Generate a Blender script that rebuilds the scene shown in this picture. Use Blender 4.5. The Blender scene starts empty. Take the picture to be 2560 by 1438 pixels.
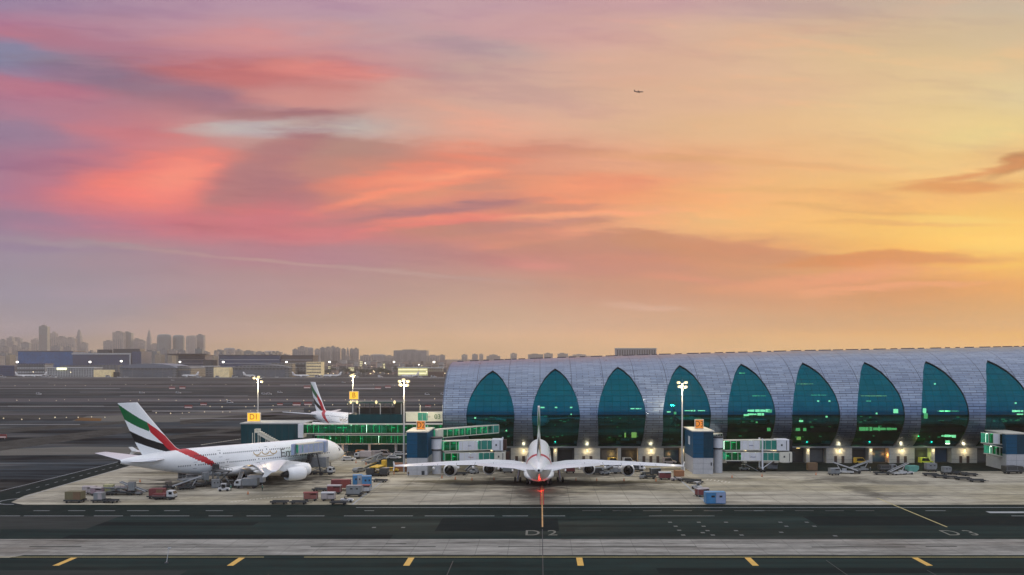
import bpy, bmesh, math, random
from mathutils import Vector, Matrix
random.seed(7)
C = bpy.context.scene.collection
DENS=1.05e-4; HAZE_S=(.34,.255,.21,1)
F, H, YH, VX = 2200.0, 36.2, 895.0, 1350.0      # lens in photo pixels, eye height in metres
R = math.radians
def gy(py): return F*H/(py-YH)                   # distance of a ground point seen at photo row py
def gx(px, Y): return (px-VX)*Y/F
def gp(px, py):
    Y = gy(py); return (gx(px, Y), Y)
def hz(py, Y): return H-(py-YH)*Y/F

# ---------------------------------------------------------------- helpers
def tag(o, label=None, cat=None, group=None, kind=None):
    if label: o['label'] = label
    if cat: o['category'] = cat
    if group: o['group'] = group
    if kind: o['kind'] = kind
    return o
def thing(name, label, cat, loc=(0,0,0), rz=0, group=None):
    o = bpy.data.objects.new(name, None); C.objects.link(o)
    o.location = loc; o.rotation_euler = (0,0,rz); o.empty_display_size = 0.5
    return tag(o, label, cat, group)
def kids(o): return [c for c in o.children]
def dup(o, loc, rz=0, label=None, group=None, scale=None):
    def cp(a, parent):
        b = a.copy(); C.objects.link(b)
        if parent is not None: b.parent = parent
        for ch in CH.get(a, []): CH.setdefault(b, []).append(cp(ch, b))
        return b
    n = cp(o, None); n.location = loc; n.rotation_euler = (0,0,rz)
    if scale: n.scale = scale if hasattr(scale,'__len__') else (scale,)*3
    if label: n['label'] = label
    if group: n['group'] = group
    return n
CH = {}                                          # our own record of children (works without a depsgraph update)

class MB:
    def __init__(s): s.v=[]; s.f=[]; s.m=[]; s.sm=[]
    def add(s, vs, fs, mi=0, smooth=False):
        b=len(s.v); s.v+= [tuple(v) for v in vs]
        for f in fs: s.f.append([b+i for i in f]); s.m.append(mi); s.sm.append(smooth)
    def box(s, x0,y0,z0,x1,y1,z1, mi=0):
        vs=[(x0,y0,z0),(x1,y0,z0),(x1,y1,z0),(x0,y1,z0),(x0,y0,z1),(x1,y0,z1),(x1,y1,z1),(x0,y1,z1)]
        s.add(vs,[(0,3,2,1),(4,5,6,7),(0,1,5,4),(1,2,6,5),(2,3,7,6),(3,0,4,7)],mi)
    def bar(s, p, q, w, h, mi=0):                # rectangular bar from p to q
        p=Vector(p); q=Vector(q); d=(q-p).normalized()
        up=Vector((0,0,1)) if abs(d.z)<.95 else Vector((0,1,0))
        a=d.cross(up).normalized()*w/2; b=a.cross(d).normalized()*h/2
        vs=[p-a-b,p+a-b,p+a+b,p-a+b,q-a-b,q+a-b,q+a+b,q-a+b]
        s.add(vs,[(0,1,2,3),(4,7,6,5),(0,4,5,1),(1,5,6,2),(2,6,7,3),(3,7,4,0)],mi)
    def tube(s, p, q, r0, r1=None, n=10, mi=0, cap=True):
        r1=r0 if r1 is None else r1
        p=Vector(p); q=Vector(q); d=(q-p).normalized()
        up=Vector((0,0,1)) if abs(d.z)<.95 else Vector((0,1,0))
        a=d.cross(up).normalized(); b=a.cross(d).normalized(); vs=[]
        for c,r in ((p,r0),(q,r1)):
            for i in range(n):
                t=2*math.pi*i/n; vs.append(c+a*r*math.cos(t)+b*r*math.sin(t))
        s.add(vs,[(i,(i+1)%n,n+(i+1)%n,n+i) for i in range(n)],mi,True)
        if cap: s.add(vs[:n],[tuple(range(n))[::-1]],mi); s.add(vs[n:],[tuple(range(n))],mi)
    def loft(s, rings, mi=0, smooth=True, cap=True, closed=True, mf=None):
        n=len(rings[0]); vs=[v for r in rings for v in r]; b=len(s.v); s.v+=[tuple(v) for v in vs]
        for k in range(len(rings)-1):
            for i in range(n if closed else n-1):
                j=(i+1)%n; s.f.append([b+k*n+i,b+k*n+j,b+(k+1)*n+j,b+(k+1)*n+i])
                s.m.append(mf(k,i) if mf else mi); s.sm.append(smooth)
        if cap:
            s.f.append([b+i for i in range(n)][::-1]); s.m.append(mi); s.sm.append(False)
            s.f.append([b+(len(rings)-1)*n+i for i in range(n)]); s.m.append(mi); s.sm.append(False)
    def prism(s, poly, y0, y1, mi=0, axis='y'):  # poly of (x,z) extruded along y
        n=len(poly)
        mk = (lambda a,b,t:(a,t,b)) if axis=='y' else ((lambda a,b,t:(t,a,b)) if axis=='x' else (lambda a,b,t:(a,b,t)))
        vs=[mk(a,b,y0) for a,b in poly]+[mk(a,b,y1) for a,b in poly]
        s.add(vs,[tuple(range(n))[::-1],tuple(range(n,2*n))]+[(i,(i+1)%n,n+(i+1)%n,n+i) for i in range(n)],mi)
    def build(s, name, mats, parent=None, loc=None, bevel=0):
        me=bpy.data.meshes.new(name); me.from_pydata(s.v,[],s.f)
        mats = mats if isinstance(mats,(list,tuple)) else [mats]
        for m in mats: me.materials.append(m)
        me.polygons.foreach_set('material_index', s.m); me.polygons.foreach_set('use_smooth', s.sm)
        bm=bmesh.new(); bm.from_mesh(me); bmesh.ops.recalc_face_normals(bm, faces=bm.faces); bm.to_mesh(me); bm.free()
        me.update()
        o=bpy.data.objects.new(name, me); C.objects.link(o)
        if loc: o.location=loc
        if parent is not None: o.parent=parent; CH.setdefault(parent,[]).append(o)
        if bevel:
            md=o.modifiers.new('bevel','BEVEL'); md.width=bevel; md.segments=2; md.limit_method='ANGLE'
        return o

# ---------------------------------------------------------------- materials
def lin(c):
    c=c/255.0
    return c/12.92 if c<=.04045 else ((c+.055)/1.055)**2.4
def rgb(r,g,b): return (lin(r),lin(g),lin(b),1)
MC={}
def window_grid(m, wall, win, bw=4.0, rh=3.4, gap=1.3, lit=0):
    T=NT(m.node_tree); b=T.n['Principled BSDF']; tc=T.new('ShaderNodeTexCoord'); sp=T.new('ShaderNodeSeparateXYZ'); T.l.new(tc.outputs['Object'],sp.inputs[0])
    v=T.comb(T.math('ADD',sp.outputs[0],sp.outputs[1]),sp.outputs[2])
    br=T.new('ShaderNodeTexBrick'); T.l.new(v,br.inputs['Vector']); br.inputs['Scale'].default_value=1; br.offset=0
    br.inputs['Brick Width'].default_value=bw; br.inputs['Row Height'].default_value=rh; br.inputs['Mortar Size'].default_value=gap/2; br.inputs['Mortar Smooth'].default_value=.1
    br.inputs['Color1'].default_value=win+(1,); br.inputs['Color2'].default_value=tuple(c*.55 for c in win)+(1,); br.inputs['Mortar'].default_value=wall+(1,)
    n=T.noise(v,.035,5,.65); k=T.maprange(n,.3,.7,.78,1.22,False)
    T.l.new(T.mix(1.0,br.outputs['Color'],T.comb(k,k,k),'MULTIPLY'),b.inputs['Base Color'])
    return m
def mat(name, col, rough=.6, metal=0, noise=0, nscale=1, nstretch=(1,1,1), emit=None, estr=0, spec=.5, bump=0):
    if name in MC: return MC[name]
    m=bpy.data.materials.new(name); m.use_nodes=True; nt=m.node_tree; b=nt.nodes['Principled BSDF']
    b.inputs['Roughness'].default_value=rough; b.inputs['Metallic'].default_value=metal
    b.inputs['Specular IOR Level'].default_value=spec
    col=tuple(col)[:3]+(1,)
    b.inputs['Base Color'].default_value=col
    if noise:
        tc=nt.nodes.new('ShaderNodeTexCoord'); mp=nt.nodes.new('ShaderNodeMapping'); mp.inputs['Scale'].default_value=nstretch
        no=nt.nodes.new('ShaderNodeTexNoise'); no.inputs['Scale'].default_value=nscale; no.inputs['Detail'].default_value=6; no.inputs['Roughness'].default_value=.65
        nt.links.new(tc.outputs['Object'],mp.inputs['Vector']); nt.links.new(mp.outputs[0],no.inputs['Vector'])
        cr=nt.nodes.new('ShaderNodeValToRGB'); cr.color_ramp.elements[0].position=.25; cr.color_ramp.elements[1].position=.75
        cr.color_ramp.elements[0].color=tuple(max(0,c*(1-noise)) for c in col[:3])+(1,)
        cr.color_ramp.elements[1].color=tuple(min(1,c*(1+noise)) for c in col[:3])+(1,)
        nt.links.new(no.outputs['Fac'],cr.inputs['Fac']); nt.links.new(cr.outputs['Color'],b.inputs['Base Color'])
        if bump:
            bp=nt.nodes.new('ShaderNodeBump'); bp.inputs['Strength'].default_value=bump; nt.links.new(no.outputs['Fac'],bp.inputs['Height']); nt.links.new(bp.outputs[0],b.inputs['Normal'])
    if emit:
        b.inputs['Emission Color'].default_value=tuple(emit)[:3]+(1,); b.inputs['Emission Strength'].default_value=estr
    MC[name]=m; return m

class NT:                                        # tiny node-building helper
    def __init__(s, nt): s.nt=nt; s.n=nt.nodes; s.l=nt.links
    def new(s, t, **kw):
        n=s.n.new(t)
        for k,v in kw.items(): setattr(n,k,v)
        return n
    def put(s, inp, v):
        if hasattr(v,'is_output') or isinstance(v,bpy.types.NodeSocket): s.l.new(v,inp)
        else: inp.default_value=v
    def math(s, op, a, b=None, clamp=False):
        n=s.new('ShaderNodeMath',operation=op); n.use_clamp=clamp; s.put(n.inputs[0],a)
        if b is not None: s.put(n.inputs[1],b)
        return n.outputs[0]
    def mix(s, f, a, b, blend='MIX'):
        n=s.new('ShaderNodeMix',data_type='RGBA',blend_type=blend); s.put(n.inputs[0],f); s.put(n.inputs[6],a); s.put(n.inputs[7],b); return n.outputs[2]
    def maprange(s, v, a, b, c=0, d=1, smooth=True):
        n=s.new('ShaderNodeMapRange'); n.interpolation_type='SMOOTHSTEP' if smooth else 'LINEAR'
        s.put(n.inputs[0],v); 
        for i,x in zip((1,2,3,4),(a,b,c,d)): n.inputs[i].default_value=x
        return n.outputs[0]
    def comb(s,x,y,z=0.0):
        n=s.new('ShaderNodeCombineXYZ'); s.put(n.inputs[0],x); s.put(n.inputs[1],y); s.put(n.inputs[2],z); return n.outputs[0]
    def noise(s, vec, scale, detail=4, rough=.55):
        n=s.new('ShaderNodeTexNoise'); s.l.new(vec,n.inputs['Vector']); n.inputs['Scale'].default_value=scale; n.inputs['Detail'].default_value=detail; n.inputs['Roughness'].default_value=rough; return n.outputs['Fac']

# ---------------------------------------------------------------- sky
SX=[0,213,427,640,853,1067,1280,1493,1707,1920,2133,2347,2560]
SKY={
 0:[(155,130,158),(172,140,162),(188,150,166),(190,150,166),(195,155,166),(200,160,166),(200,160,166),(208,162,160),(210,165,162),(205,172,160),(205,176,156),(205,180,156),(204,184,160)],
 80:[(188,118,142),(178,128,146),(192,142,154),(205,150,156),(190,160,164),(205,160,160),(212,165,160),(218,170,158),(222,178,155),(222,182,152),(220,185,150),(218,188,150),(214,188,152)],
 160:[(138,134,162),(160,126,144),(186,122,134),(212,134,128),(222,150,142),(200,165,155),(210,168,155),(220,172,150),(225,178,150),(226,184,150),(228,190,146),(228,195,148),(225,194,148)],
 240:[(186,122,142),(182,124,140),(166,120,132),(196,126,124),(212,152,142),(215,165,148),(212,172,155),(222,176,150),(228,180,145),(230,186,146),(232,194,145),(234,200,146),(230,206,156)],
 320:[(156,126,150),(190,122,136),(212,126,126),(198,168,160),(198,178,168),(222,165,145),(232,170,145),(228,180,148),(230,182,140),(234,186,138),(238,196,140),(240,205,142),(238,206,138)],
 400:[(165,122,145),(192,118,130),(232,128,118),(190,126,122),(185,135,122),(216,136,115),(222,145,120),(235,165,132),(240,175,128),(240,180,128),(242,192,130),(246,202,132),(240,190,125)],
 480:[(170,120,145),(214,116,124),(240,130,118),(182,120,122),(205,132,118),(232,150,116),(218,140,116),(240,152,112),(245,170,116),(245,185,122),(246,192,118),(246,185,110),(246,188,108)],
 560:[(155,125,150),(186,122,142),(206,118,128),(200,118,126),(200,124,124),(218,132,118),(226,140,118),(238,160,122),(238,180,122),(242,186,116),(246,192,110),(252,198,104),(252,196,98)],
 640:[(156,138,152),(162,140,150),(172,138,146),(186,124,132),(180,130,138),(188,134,126),(202,132,122),(205,135,114),(206,135,106),(216,150,106),(235,176,102),(250,190,95),(250,192,90)],
 720:[(155,143,152),(164,144,150),(173,144,145),(180,144,140),(185,145,138),(190,150,132),(198,152,130),(203,147,121),(206,146,114),(208,144,104),(218,148,98),(220,148,90),(234,164,88)],
 800:[(164,145,142),(170,148,138),(178,148,135),(185,152,132),(190,155,130),(198,160,132),(202,163,132),(206,160,128),(206,158,122),(206,155,112),(206,153,104),(208,154,98),(212,158,96)],
 880:[(160,140,126),(170,146,126),(178,150,126),(190,158,130),(195,162,130),(190,158,126),(193,158,127),(200,162,127),(202,162,124),(204,164,122),(206,164,120),(208,165,117),(210,165,112)],
}
# soft cloud shapes: x, y, rx, ry, tilt (deg, + = down to the right), colour, strength, edge softness
BL=[
 (190,105,240,30,6,(182,118,136),.7,.9),(40,140,140,34,8,(130,138,168),.75,.9),(640,92,280,36,0,(222,148,142),.6,1),
 (330,205,330,34,10,(146,122,138),.85,.8),(600,190,270,38,2,(200,114,112),.9,.8),(790,178,190,24,2,(232,140,128),.85,.9),
 (100,225,220,20,6,(198,118,134),.6,.9),(520,262,230,34,6,(168,114,124),.75,1),(700,282,170,14,-2,(170,114,114),.8,.95),(720,244,150,22,4,(214,144,134),.7,1),
 (680,324,210,22,0,(202,188,180),.95,.9),(830,322,190,24,0,(198,182,170),.7,1),(90,330,200,50,8,(150,124,150),.6,1),
 (300,330,200,24,10,(212,122,126),.6,1),(400,455,230,72,-6,(250,130,116),.95,.95),(450,440,120,50,-12,(255,146,124),.9,1),
 (900,372,250,30,2,(184,136,124),.9,.8),(645,445,190,66,-36,(182,122,122),.9,.8),(720,470,90,44,0,(180,120,122),.9,.8),
 (1150,385,180,34,4,(232,134,108),.75,1),(1010,448,220,26,-4,(240,138,112),.9,.8),(960,487,230,15,-12,(252,148,116),.85,1),(1110,442,180,12,-5,(252,160,122),.75,1),
 (560,540,260,32,-6,(208,116,124),.6,1),(1010,530,300,24,-7,(180,124,124),.85,1),(1250,468,150,12,-2,(206,138,118),.8,.8),(1080,502,130,12,-4,(232,142,116),.7,.9),
 (1110,547,200,14,-4,(238,136,116),.8,.9),(1040,572,220,10,-8,(230,130,118),.8,.8),(760,590,230,22,2,(214,124,126),.75,1),(1250,572,260,14,-4,(190,132,120),.8,.8),
 (1460,462,230,26,-3,(250,156,116),.8,1),(1400,520,190,10,-3,(208,142,118),.85,.8),(1480,538,240,9,-2,(250,168,126),.8,.9),(1330,600,170,12,-6,(238,148,118),.7,.9),
 (1560,610,430,32,3,(198,136,114),.85,.8),(1850,635,330,30,7,(208,142,104),.85,.7),(1500,660,300,34,2,(200,136,118),.8,1),(1340,658,130,16,2,(222,140,128),.7,1),
 (2280,655,330,20,-2,(218,142,88),.9,.6),(2120,700,330,22,-4,(236,156,112),.85,.9),(2200,725,300,9,-3,(244,164,116),.7,.9),(1720,692,130,14,6,(222,142,114),.7,1),
 (2520,600,260,50,0,(255,208,108),.85,1),(2250,555,300,8,1,(238,180,108),.7,.8),(2400,545,260,10,1,(250,206,116),.7,.9),
 (2545,404,120,18,-22,(194,130,80),.9,.9),(2420,432,180,12,-12,(224,148,92),.85,.9),(2430,466,150,14,-2,(226,148,88),.8,.8),(2500,330,200,30,-8,(240,212,144),.6,1),
 (800,667,490,6,5.0,(194,158,146),.6,.9),(180,612,230,8,3,(168,148,154),.45,.8),(100,760,300,60,0,(152,143,152),.4,1),(1640,765,130,11,3,(216,168,140),.7,.8),
 (480,240,220,34,8,(160,116,132),.6,1),(1330,378,210,17,0,(206,138,118),.75,1),(1050,535,260,12,-6,(170,120,124),.8,.9),(1650,395,260,12,3,(226,158,118),.6,1),(1950,480,260,9,2,(236,176,112),.6,1),(2050,520,220,7,3,(228,172,108),.6,1),(60,620,300,10,3,(150,124,150),.5,1),(150,560,260,24,4,(150,122,148),.6,1),(2330,440,120,6,-10,(232,160,100),.6,1),
 (1180,120,170,26,6,(192,168,162),.6,1),(1480,100,200,20,0,(220,168,156),.5,1),(1900,410,320,12,3,(232,172,118),.6,.9),(1800,250,420,40,-6,(230,182,150),.4,1),
]
def make_world():
    w=bpy.data.worlds.new('World'); bpy.context.scene.world=w; w.use_nodes=True
    T=NT(w.node_tree); T.n.clear()
    out=T.new('ShaderNodeOutputWorld'); bg=T.new('ShaderNodeBackground'); bg.inputs['Strength'].default_value=1
    tc=T.new('ShaderNodeTexCoord'); sp=T.new('ShaderNodeSeparateXYZ'); T.l.new(tc.outputs['Generated'],sp.inputs[0])
    X,Y,Z=sp.outputs
    yc=T.math('MAXIMUM',Y,.12)
    u=T.math('DIVIDE',X,yc); v=T.math('DIVIDE',Z,yc)
    # wind-drawn warp of the cloud field
    q=T.comb(T.math('MULTIPLY',u,2.2),T.math('MULTIPLY',v,11.0))
    n1=T.noise(q,1.3,5,.6); n2=T.noise(T.comb(T.math('MULTIPLY',u,7.0),T.math('MULTIPLY',v,46.0),3.3),1.0,5,.6)
    q3=T.comb(T.math('MULTIPLY',u,2.6),T.math('MULTIPLY',v,7.0),8.1); n3=T.noise(q3,1.7,5,.55)
    wu=T.math('ADD',u,T.math('MULTIPLY',T.math('SUBTRACT',n3,.5),.10))
    wv=T.math('ADD',v,T.math('MULTIPLY',T.math('SUBTRACT',n1,.5),.030))
    wv=T.math('ADD',wv,T.math('MULTIPLY',T.math('SUBTRACT',n2,.5),.018))
    fu=T.maprange(wu,(SX[0]-VX)/F,(SX[-1]-VX)/F,0,1,False)
    rows=sorted(SKY); col=None
    for k,py in enumerate(rows[::-1]):
        cr=T.new('ShaderNodeValToRGB'); els=cr.color_ramp.elements; cr.color_ramp.interpolation='B_SPLINE'
        cols=SKY[py]
        els[0].position=0; els[0].color=rgb(*cols[0]); els[1].position=1; els[1].color=rgb(*cols[-1])
        for i in range(1,len(cols)-1):
            e=els.new(i/(len(cols)-1)); e.color=rgb(*cols[i])
        T.l.new(fu,cr.inputs['Fac'])
        if col is None: col=cr.outputs['Color']
        else:
            prev=rows[::-1][k-1]
            f=T.maprange(wv,(YH-prev)/F,(YH-py)/F,0,1,True)
            col=T.mix(f,col,cr.outputs['Color'])
    pv=T.comb(wu,wv)
    edge=T.math('MULTIPLY',T.math('SUBTRACT',n2,.5),1.5)
    edge=T.math('ADD',edge,T.math('MULTIPLY',T.math('SUBTRACT',n3,.5),.7))
    for (x,y,rx,ry,a,c,st,so) in BL:
        mp=T.new('ShaderNodeMapping'); mp.vector_type='TEXTURE'; T.l.new(pv,mp.inputs['Vector'])
        mp.inputs['Location'].default_value=((x-VX)/F,(YH-y)/F,0); mp.inputs['Rotation'].default_value=(0,0,R(-a)); mp.inputs['Scale'].default_value=(rx*1.15/F,ry*1.25/F,1)
        vl=T.new('ShaderNodeVectorMath',operation='LENGTH'); T.l.new(mp.outputs[0],vl.inputs[0])
        d=T.math('ADD',vl.outputs['Value'],edge)
        f=T.maprange(d,1.15,1.15-so*1.1,0,st,True)
        col=T.mix(f,col,rgb(*c))
    # finer wind-drawn wisps, mauve in the gaps and peach on the edges
    w1=T.noise(T.comb(T.math('ADD',T.math('MULTIPLY',wu,4.2),T.math('MULTIPLY',wv,3.0)),T.math('ADD',T.math('MULTIPLY',wv,30.0),T.math('MULTIPLY',wu,2.2)),1.7),1.0,9,.62)
    w2=T.noise(T.comb(T.math('MULTIPLY',wu,1.6),T.math('SUBTRACT',T.math('MULTIPLY',wv,9.0),T.math('MULTIPLY',wu,.7)),6.2),1.0,8,.6)
    low=T.maprange(v,.03,.16)
    right=T.maprange(u,.15,-.25,.8,1.0)
    col=T.mix(T.math('MULTIPLY',T.math('MULTIPLY',T.maprange(w1,.50,.68),low),T.math('MULTIPLY',right,.55)),col,T.mix(1.0,col,(.80,.72,.88,1),'MULTIPLY'))
    col=T.mix(T.math('MULTIPLY',T.math('MULTIPLY',T.maprange(w1,.47,.33),low),.55),col,T.mix(1.0,col,(1.16,1.02,.94,1),'MULTIPLY'))
    col=T.mix(T.math('MULTIPLY',T.math('MULTIPLY',T.maprange(w2,.52,.66),low),T.math('MULTIPLY',right,.5)),col,T.mix(1.0,col,(.84,.80,.96,1),'MULTIPLY'))
    col=T.mix(T.math('MULTIPLY',T.math('MULTIPLY',T.maprange(w2,.45,.33),low),.45),col,T.mix(1.0,col,(1.10,.96,.92,1),'MULTIPLY'))
    fs=T.maprange(n2,.3,.7,.965,1.035,False)
    col=T.mix(1.0,col,T.comb(fs,fs,fs),'MULTIPLY')
    # the dust haze between here and the sky takes some of its strength: give the sky beyond that much more
    Tr=T.math('MAXIMUM',T.math('EXPONENT',T.math('DIVIDE',-DENS*274,T.math('MAXIMUM',v,.02))),.34)
    om=T.math('SUBTRACT',1.0,Tr)
    sc_=T.mix(1.0,HAZE_S,T.comb(om,om,om),'MULTIPLY'); df=T.mix(1.0,col,sc_,'SUBTRACT'); iv=T.math('DIVIDE',1.0,Tr)
    col=T.mix(1.0,df,T.comb(iv,iv,iv),'MULTIPLY')
    col=T.mix(1.0,col,(.90,.935,.955,1),'MULTIPLY')
    col=T.mix(T.maprange(v,.16,.0),col,T.mix(1.0,col,(.92,.955,1.08,1),'MULTIPLY'))
    # overhead and behind the camera: the cooler part of the dusk sky
    up=T.new('ShaderNodeValToRGB'); els=up.color_ramp.elements
    els[0].position=0; els[0].color=rgb(98,116,150); els[1].position=1; els[1].color=rgb(190,190,198)
    for p,c in ((.2,(138,156,186)),(.5,(172,180,200))):
        e=els.new(p); e.color=rgb(*c)
    T.l.new(T.maprange(Z,.02,1,0,1,False),up.inputs['Fac'])
    fhi=T.maprange(v,.40,.75); fback=T.maprange(Y,.42,.05)
    # the wide side of the front sky fades as well
    upc=T.mix(1.0,up.outputs['Color'],(2.1,2.05,1.98,1),'MULTIPLY')
    col=T.mix(T.math('MAXIMUM',fhi,fback),col,upc)
    # a physically based dusk sky adds its own small share
    sk=T.new('ShaderNodeTexSky'); sk.sky_type='NISHITA'; sk.sun_disc=False; sk.sun_elevation=R(4); sk.sun_rotation=R(38)
    col=T.mix(.05,col,sk.outputs['Color'],'ADD') if False else col
    T.l.new(col,bg.inputs['Color'])
    bg2=T.new('ShaderNodeBackground'); T.l.new(sk.outputs['Color'],bg2.inputs['Color']); bg2.inputs['Strength'].default_value=.002
    ad=T.new('ShaderNodeAddShader'); T.l.new(bg.outputs[0],ad.inputs[0]); T.l.new(bg2.outputs[0],ad.inputs[1])
    T.l.new(ad.outputs[0],out.inputs['Surface'])
make_world()
w=bpy.context.scene.world
try: w.cycles.sampling_method='MANUAL'; w.cycles.sample_map_resolution=512
except Exception: pass

sd=bpy.data.lights.new('low_sun','SUN'); sd.energy=1.0; sd.angle=R(12); sd.color=(1,.78,.52)
so=bpy.data.objects.new('low_sun',sd); C.objects.link(so)
az=R(38); el=R(5)
dvec=Vector((math.sin(az)*math.cos(el), math.cos(az)*math.cos(el), math.sin(el)))
so.rotation_euler=dvec.to_track_quat('Z','Y').to_euler()

cam=bpy.data.cameras.new('camera'); co=bpy.data.objects.new('camera',cam); C.objects.link(co)
co.location=(0,0,H); co.rotation_euler=(R(90),0,0)
cam.sensor_width=36; cam.lens=36*F/2560; cam.shift_x=-(VX-1280)/2560; cam.shift_y=(YH-719)/2560
cam.clip_start=.5; cam.clip_end=40000
bpy.context.scene.camera=co
sc=bpy.context.scene
sc.view_settings.view_transform='Standard'; sc.view_settings.look='None'; sc.view_settings.exposure=0; sc.view_settings.gamma=1
sc.cycles.max_bounces=6; sc.cycles.diffuse_bounces=2; sc.cycles.glossy_bounces=3; sc.cycles.transmission_bounces=3; sc.cycles.transparent_max_bounces=8; sc.cycles.volume_bounces=0
sc.cycles.sample_clamp_indirect=4
# ---------------------------------------------------------------- ground
def ground_mat(name, base, var, scales=((.02,.35),(.3,.3)), rough=.85, joints=None, stains_shade=None, tint=None, amp2=.5):
    m=bpy.data.materials.new(name); m.use_nodes=True; T=NT(m.node_tree); b=T.n['Principled BSDF']
    tc=T.new('ShaderNodeTexCoord'); sp=T.new('ShaderNodeSeparateXYZ'); T.l.new(tc.outputs['Object'],sp.inputs[0])
    x,y,z=sp.outputs
    a=T.noise(T.comb(T.math('MULTIPLY',x,scales[0][0]),T.math('MULTIPLY',y,scales[0][1])),1,6,.62)
    c=T.noise(T.comb(T.math('MULTIPLY',x,scales[1][0]),T.math('MULTIPLY',y,scales[1][1]),5),1,5,.6)
    f=T.math('ADD',T.math('MULTIPLY',T.math('SUBTRACT',a,.5),var*4),T.math('MULTIPLY',T.math('SUBTRACT',c,.5),var*4*amp2))
    f=T.math('MINIMUM',T.math('MAXIMUM',T.math('ADD',f,1.0),.25),2.4)
    col=T.mix(1.0,tuple(base)[:3]+(1,),T.comb(f,f,f),'MULTIPLY')
    if tint:
        n=T.noise(T.comb(T.math('MULTIPLY',x,.012),T.math('MULTIPLY',y,.03),9),1,4,.6)
        col=T.mix(T.maprange(n,.48,.68),col,T.mix(1.0,tuple(tint)[:3]+(1,),T.comb(f,f,f),'MULTIPLY'))
    if joints:
        jx,jy,wd=joints
        for ax,pd in ((x,jx),(y,jy)):
            g=T.math('PINGPONG',ax,pd/2); k=T.maprange(g,wd,wd*2.2,.55,0,False)
            col=T.mix(k,col,(base[0]*.45,base[1]*.45,base[2]*.45,1))
    for (sx,sy,rx,ry,st,cc) in (stains_shade or []):
        mp=T.new('ShaderNodeMapping'); mp.vector_type='TEXTURE'; T.l.new(tc.outputs['Object'],mp.inputs['Vector'])
        mp.inputs['Location'].default_value=(sx,sy,0); mp.inputs['Scale'].default_value=(rx,ry,1e6)
        vl=T.new('ShaderNodeVectorMath',operation='LENGTH'); T.l.new(mp.outputs[0],vl.inputs[0])
        d=T.math('ADD',vl.outputs['Value'],T.math('MULTIPLY',T.math('SUBTRACT',c,.5),1.6))
        d=T.math('ADD',d,T.math('MULTIPLY',T.math('SUBTRACT',a,.5),1.2))
        col=T.mix(T.maprange(d,1.05,.35,0,st),col,cc)
    T.l.new(col,b.inputs['Base Color'])
    T.put(b.inputs['Roughness'],T.maprange(c,.3,.7,rough-.12,rough+.08,False)); b.inputs['Specular IOR Level'].default_value=.01
    return m
def sheet(name, poly, z, m, label=None, kind='structure'):
    n=len(poly); mb=MB(); mb.add([(x,y,z) for x,y in poly],[tuple(range(n))])
    o=mb.build(name,m); o['kind']=kind
    if label: o['label']=label
    return o
def rect(x0,y0,x1,y1): return [(x0,y0),(x1,y0),(x1,y1),(x0,y1)]

M_field=ground_mat('airfield_surface',(.030,.037,.042),1.35,((.0035,.045),(.03,.30)),.9,tint=(.070,.066,.060),amp2=.9)
M_asph=ground_mat('asphalt',(.015,.026,.024),.6,((.012,.22),(.25,.35)),.72,tint=(.028,.034,.028))
M_asph2=ground_mat('road_asphalt',(.011,.019,.017),.14,((.02,.3),(.3,.35)),.7)
OIL_SHADE=(.045,.042,.036,1); BRN=(.10,.085,.05,1)  # dark oil stain colour, also used for painted shade; brown stain colour
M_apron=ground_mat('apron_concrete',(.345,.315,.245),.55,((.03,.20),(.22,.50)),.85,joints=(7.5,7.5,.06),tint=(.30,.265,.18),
  stains_shade=[(0,252,18,10,.97,OIL_SHADE),(-14,256,26,7,.85,OIL_SHADE),(16,255,28,6,.85,OIL_SHADE),(0,236,12,12,.75,OIL_SHADE),(-22,240,24,3,.5,OIL_SHADE),(22,243,26,3,.5,OIL_SHADE),(0,272,40,9,.75,OIL_SHADE),(-30,258,14,5,.6,BRN),(28,257,16,5,.6,BRN),(0,222,6,9,.4,OIL_SHADE),
          (-92,254,34,12,.92,OIL_SHADE),(-76,263,22,11,.92,OIL_SHADE),(-100,240,16,5,.55,OIL_SHADE),(-60,240,20,4,.5,BRN),(90,262,14,8,.65,OIL_SHADE),(88,240,5,16,.6,OIL_SHADE),(84,282,20,5,.5,OIL_SHADE),(104,255,12,5,.45,OIL_SHADE),(96,232,9,7,.35,OIL_SHADE),(60,262,12,4,.4,OIL_SHADE),(-20,285,30,8,.6,OIL_SHADE),(30,285,26,8,.6,OIL_SHADE)])  # oil under the left airliner darkened and widened to paint its shadow
M_strip=ground_mat('strip_concrete',(.235,.225,.198),.62,((.04,.45),(.30,.8)),.85,joints=(6.0,14,.04),tint=(.175,.155,.13))
M_pale=ground_mat('pale_concrete',(.12,.115,.10),.25,((.01,.12),(.1,.3)),.85)
M_tan=ground_mat('worn_paint_ground',(.14,.075,.03),.35,((.02,.2),(.1,.5)),.9)
M_white=mat('white_marking_paint',(.27,.285,.28),.6,noise=.25,nscale=.6)
M_yel=mat('yellow_marking_paint',(.60,.35,.05),.6,noise=.2,nscale=.6)
M_yelworn=mat('worn_yellow_paint',(.40,.33,.12),.6,noise=.35,nscale=.4)
M_red=mat('red_marking_paint',(.45,.03,.02),.6,noise=.3,nscale=.6)

sheet('ground',rect(-16000,-200,16000,20000),0,M_field,'grey airfield ground with runways reaching the hazy horizon')
# near taxiway: from below the frame to the service road
sheet('taxiway',rect(-420,60,420,215.6),.004,M_asph,'dark asphalt taxiway across the foreground')
Y0,Y1=gy(1388),gy(1348)
sheet('concrete_strip',rect(-420,Y0,420,Y1),.010,M_strip,'pale grey concrete strip along the taxiway')
# the irregular left end of the strip, one slab wider
sheet('concrete_strip_end',[(-200,Y0-2.2),(gx(40,Y0),Y0-2.2),(gx(60,Y0),Y0-.02),(-200,Y0-.02)],.010,M_strip)
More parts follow.
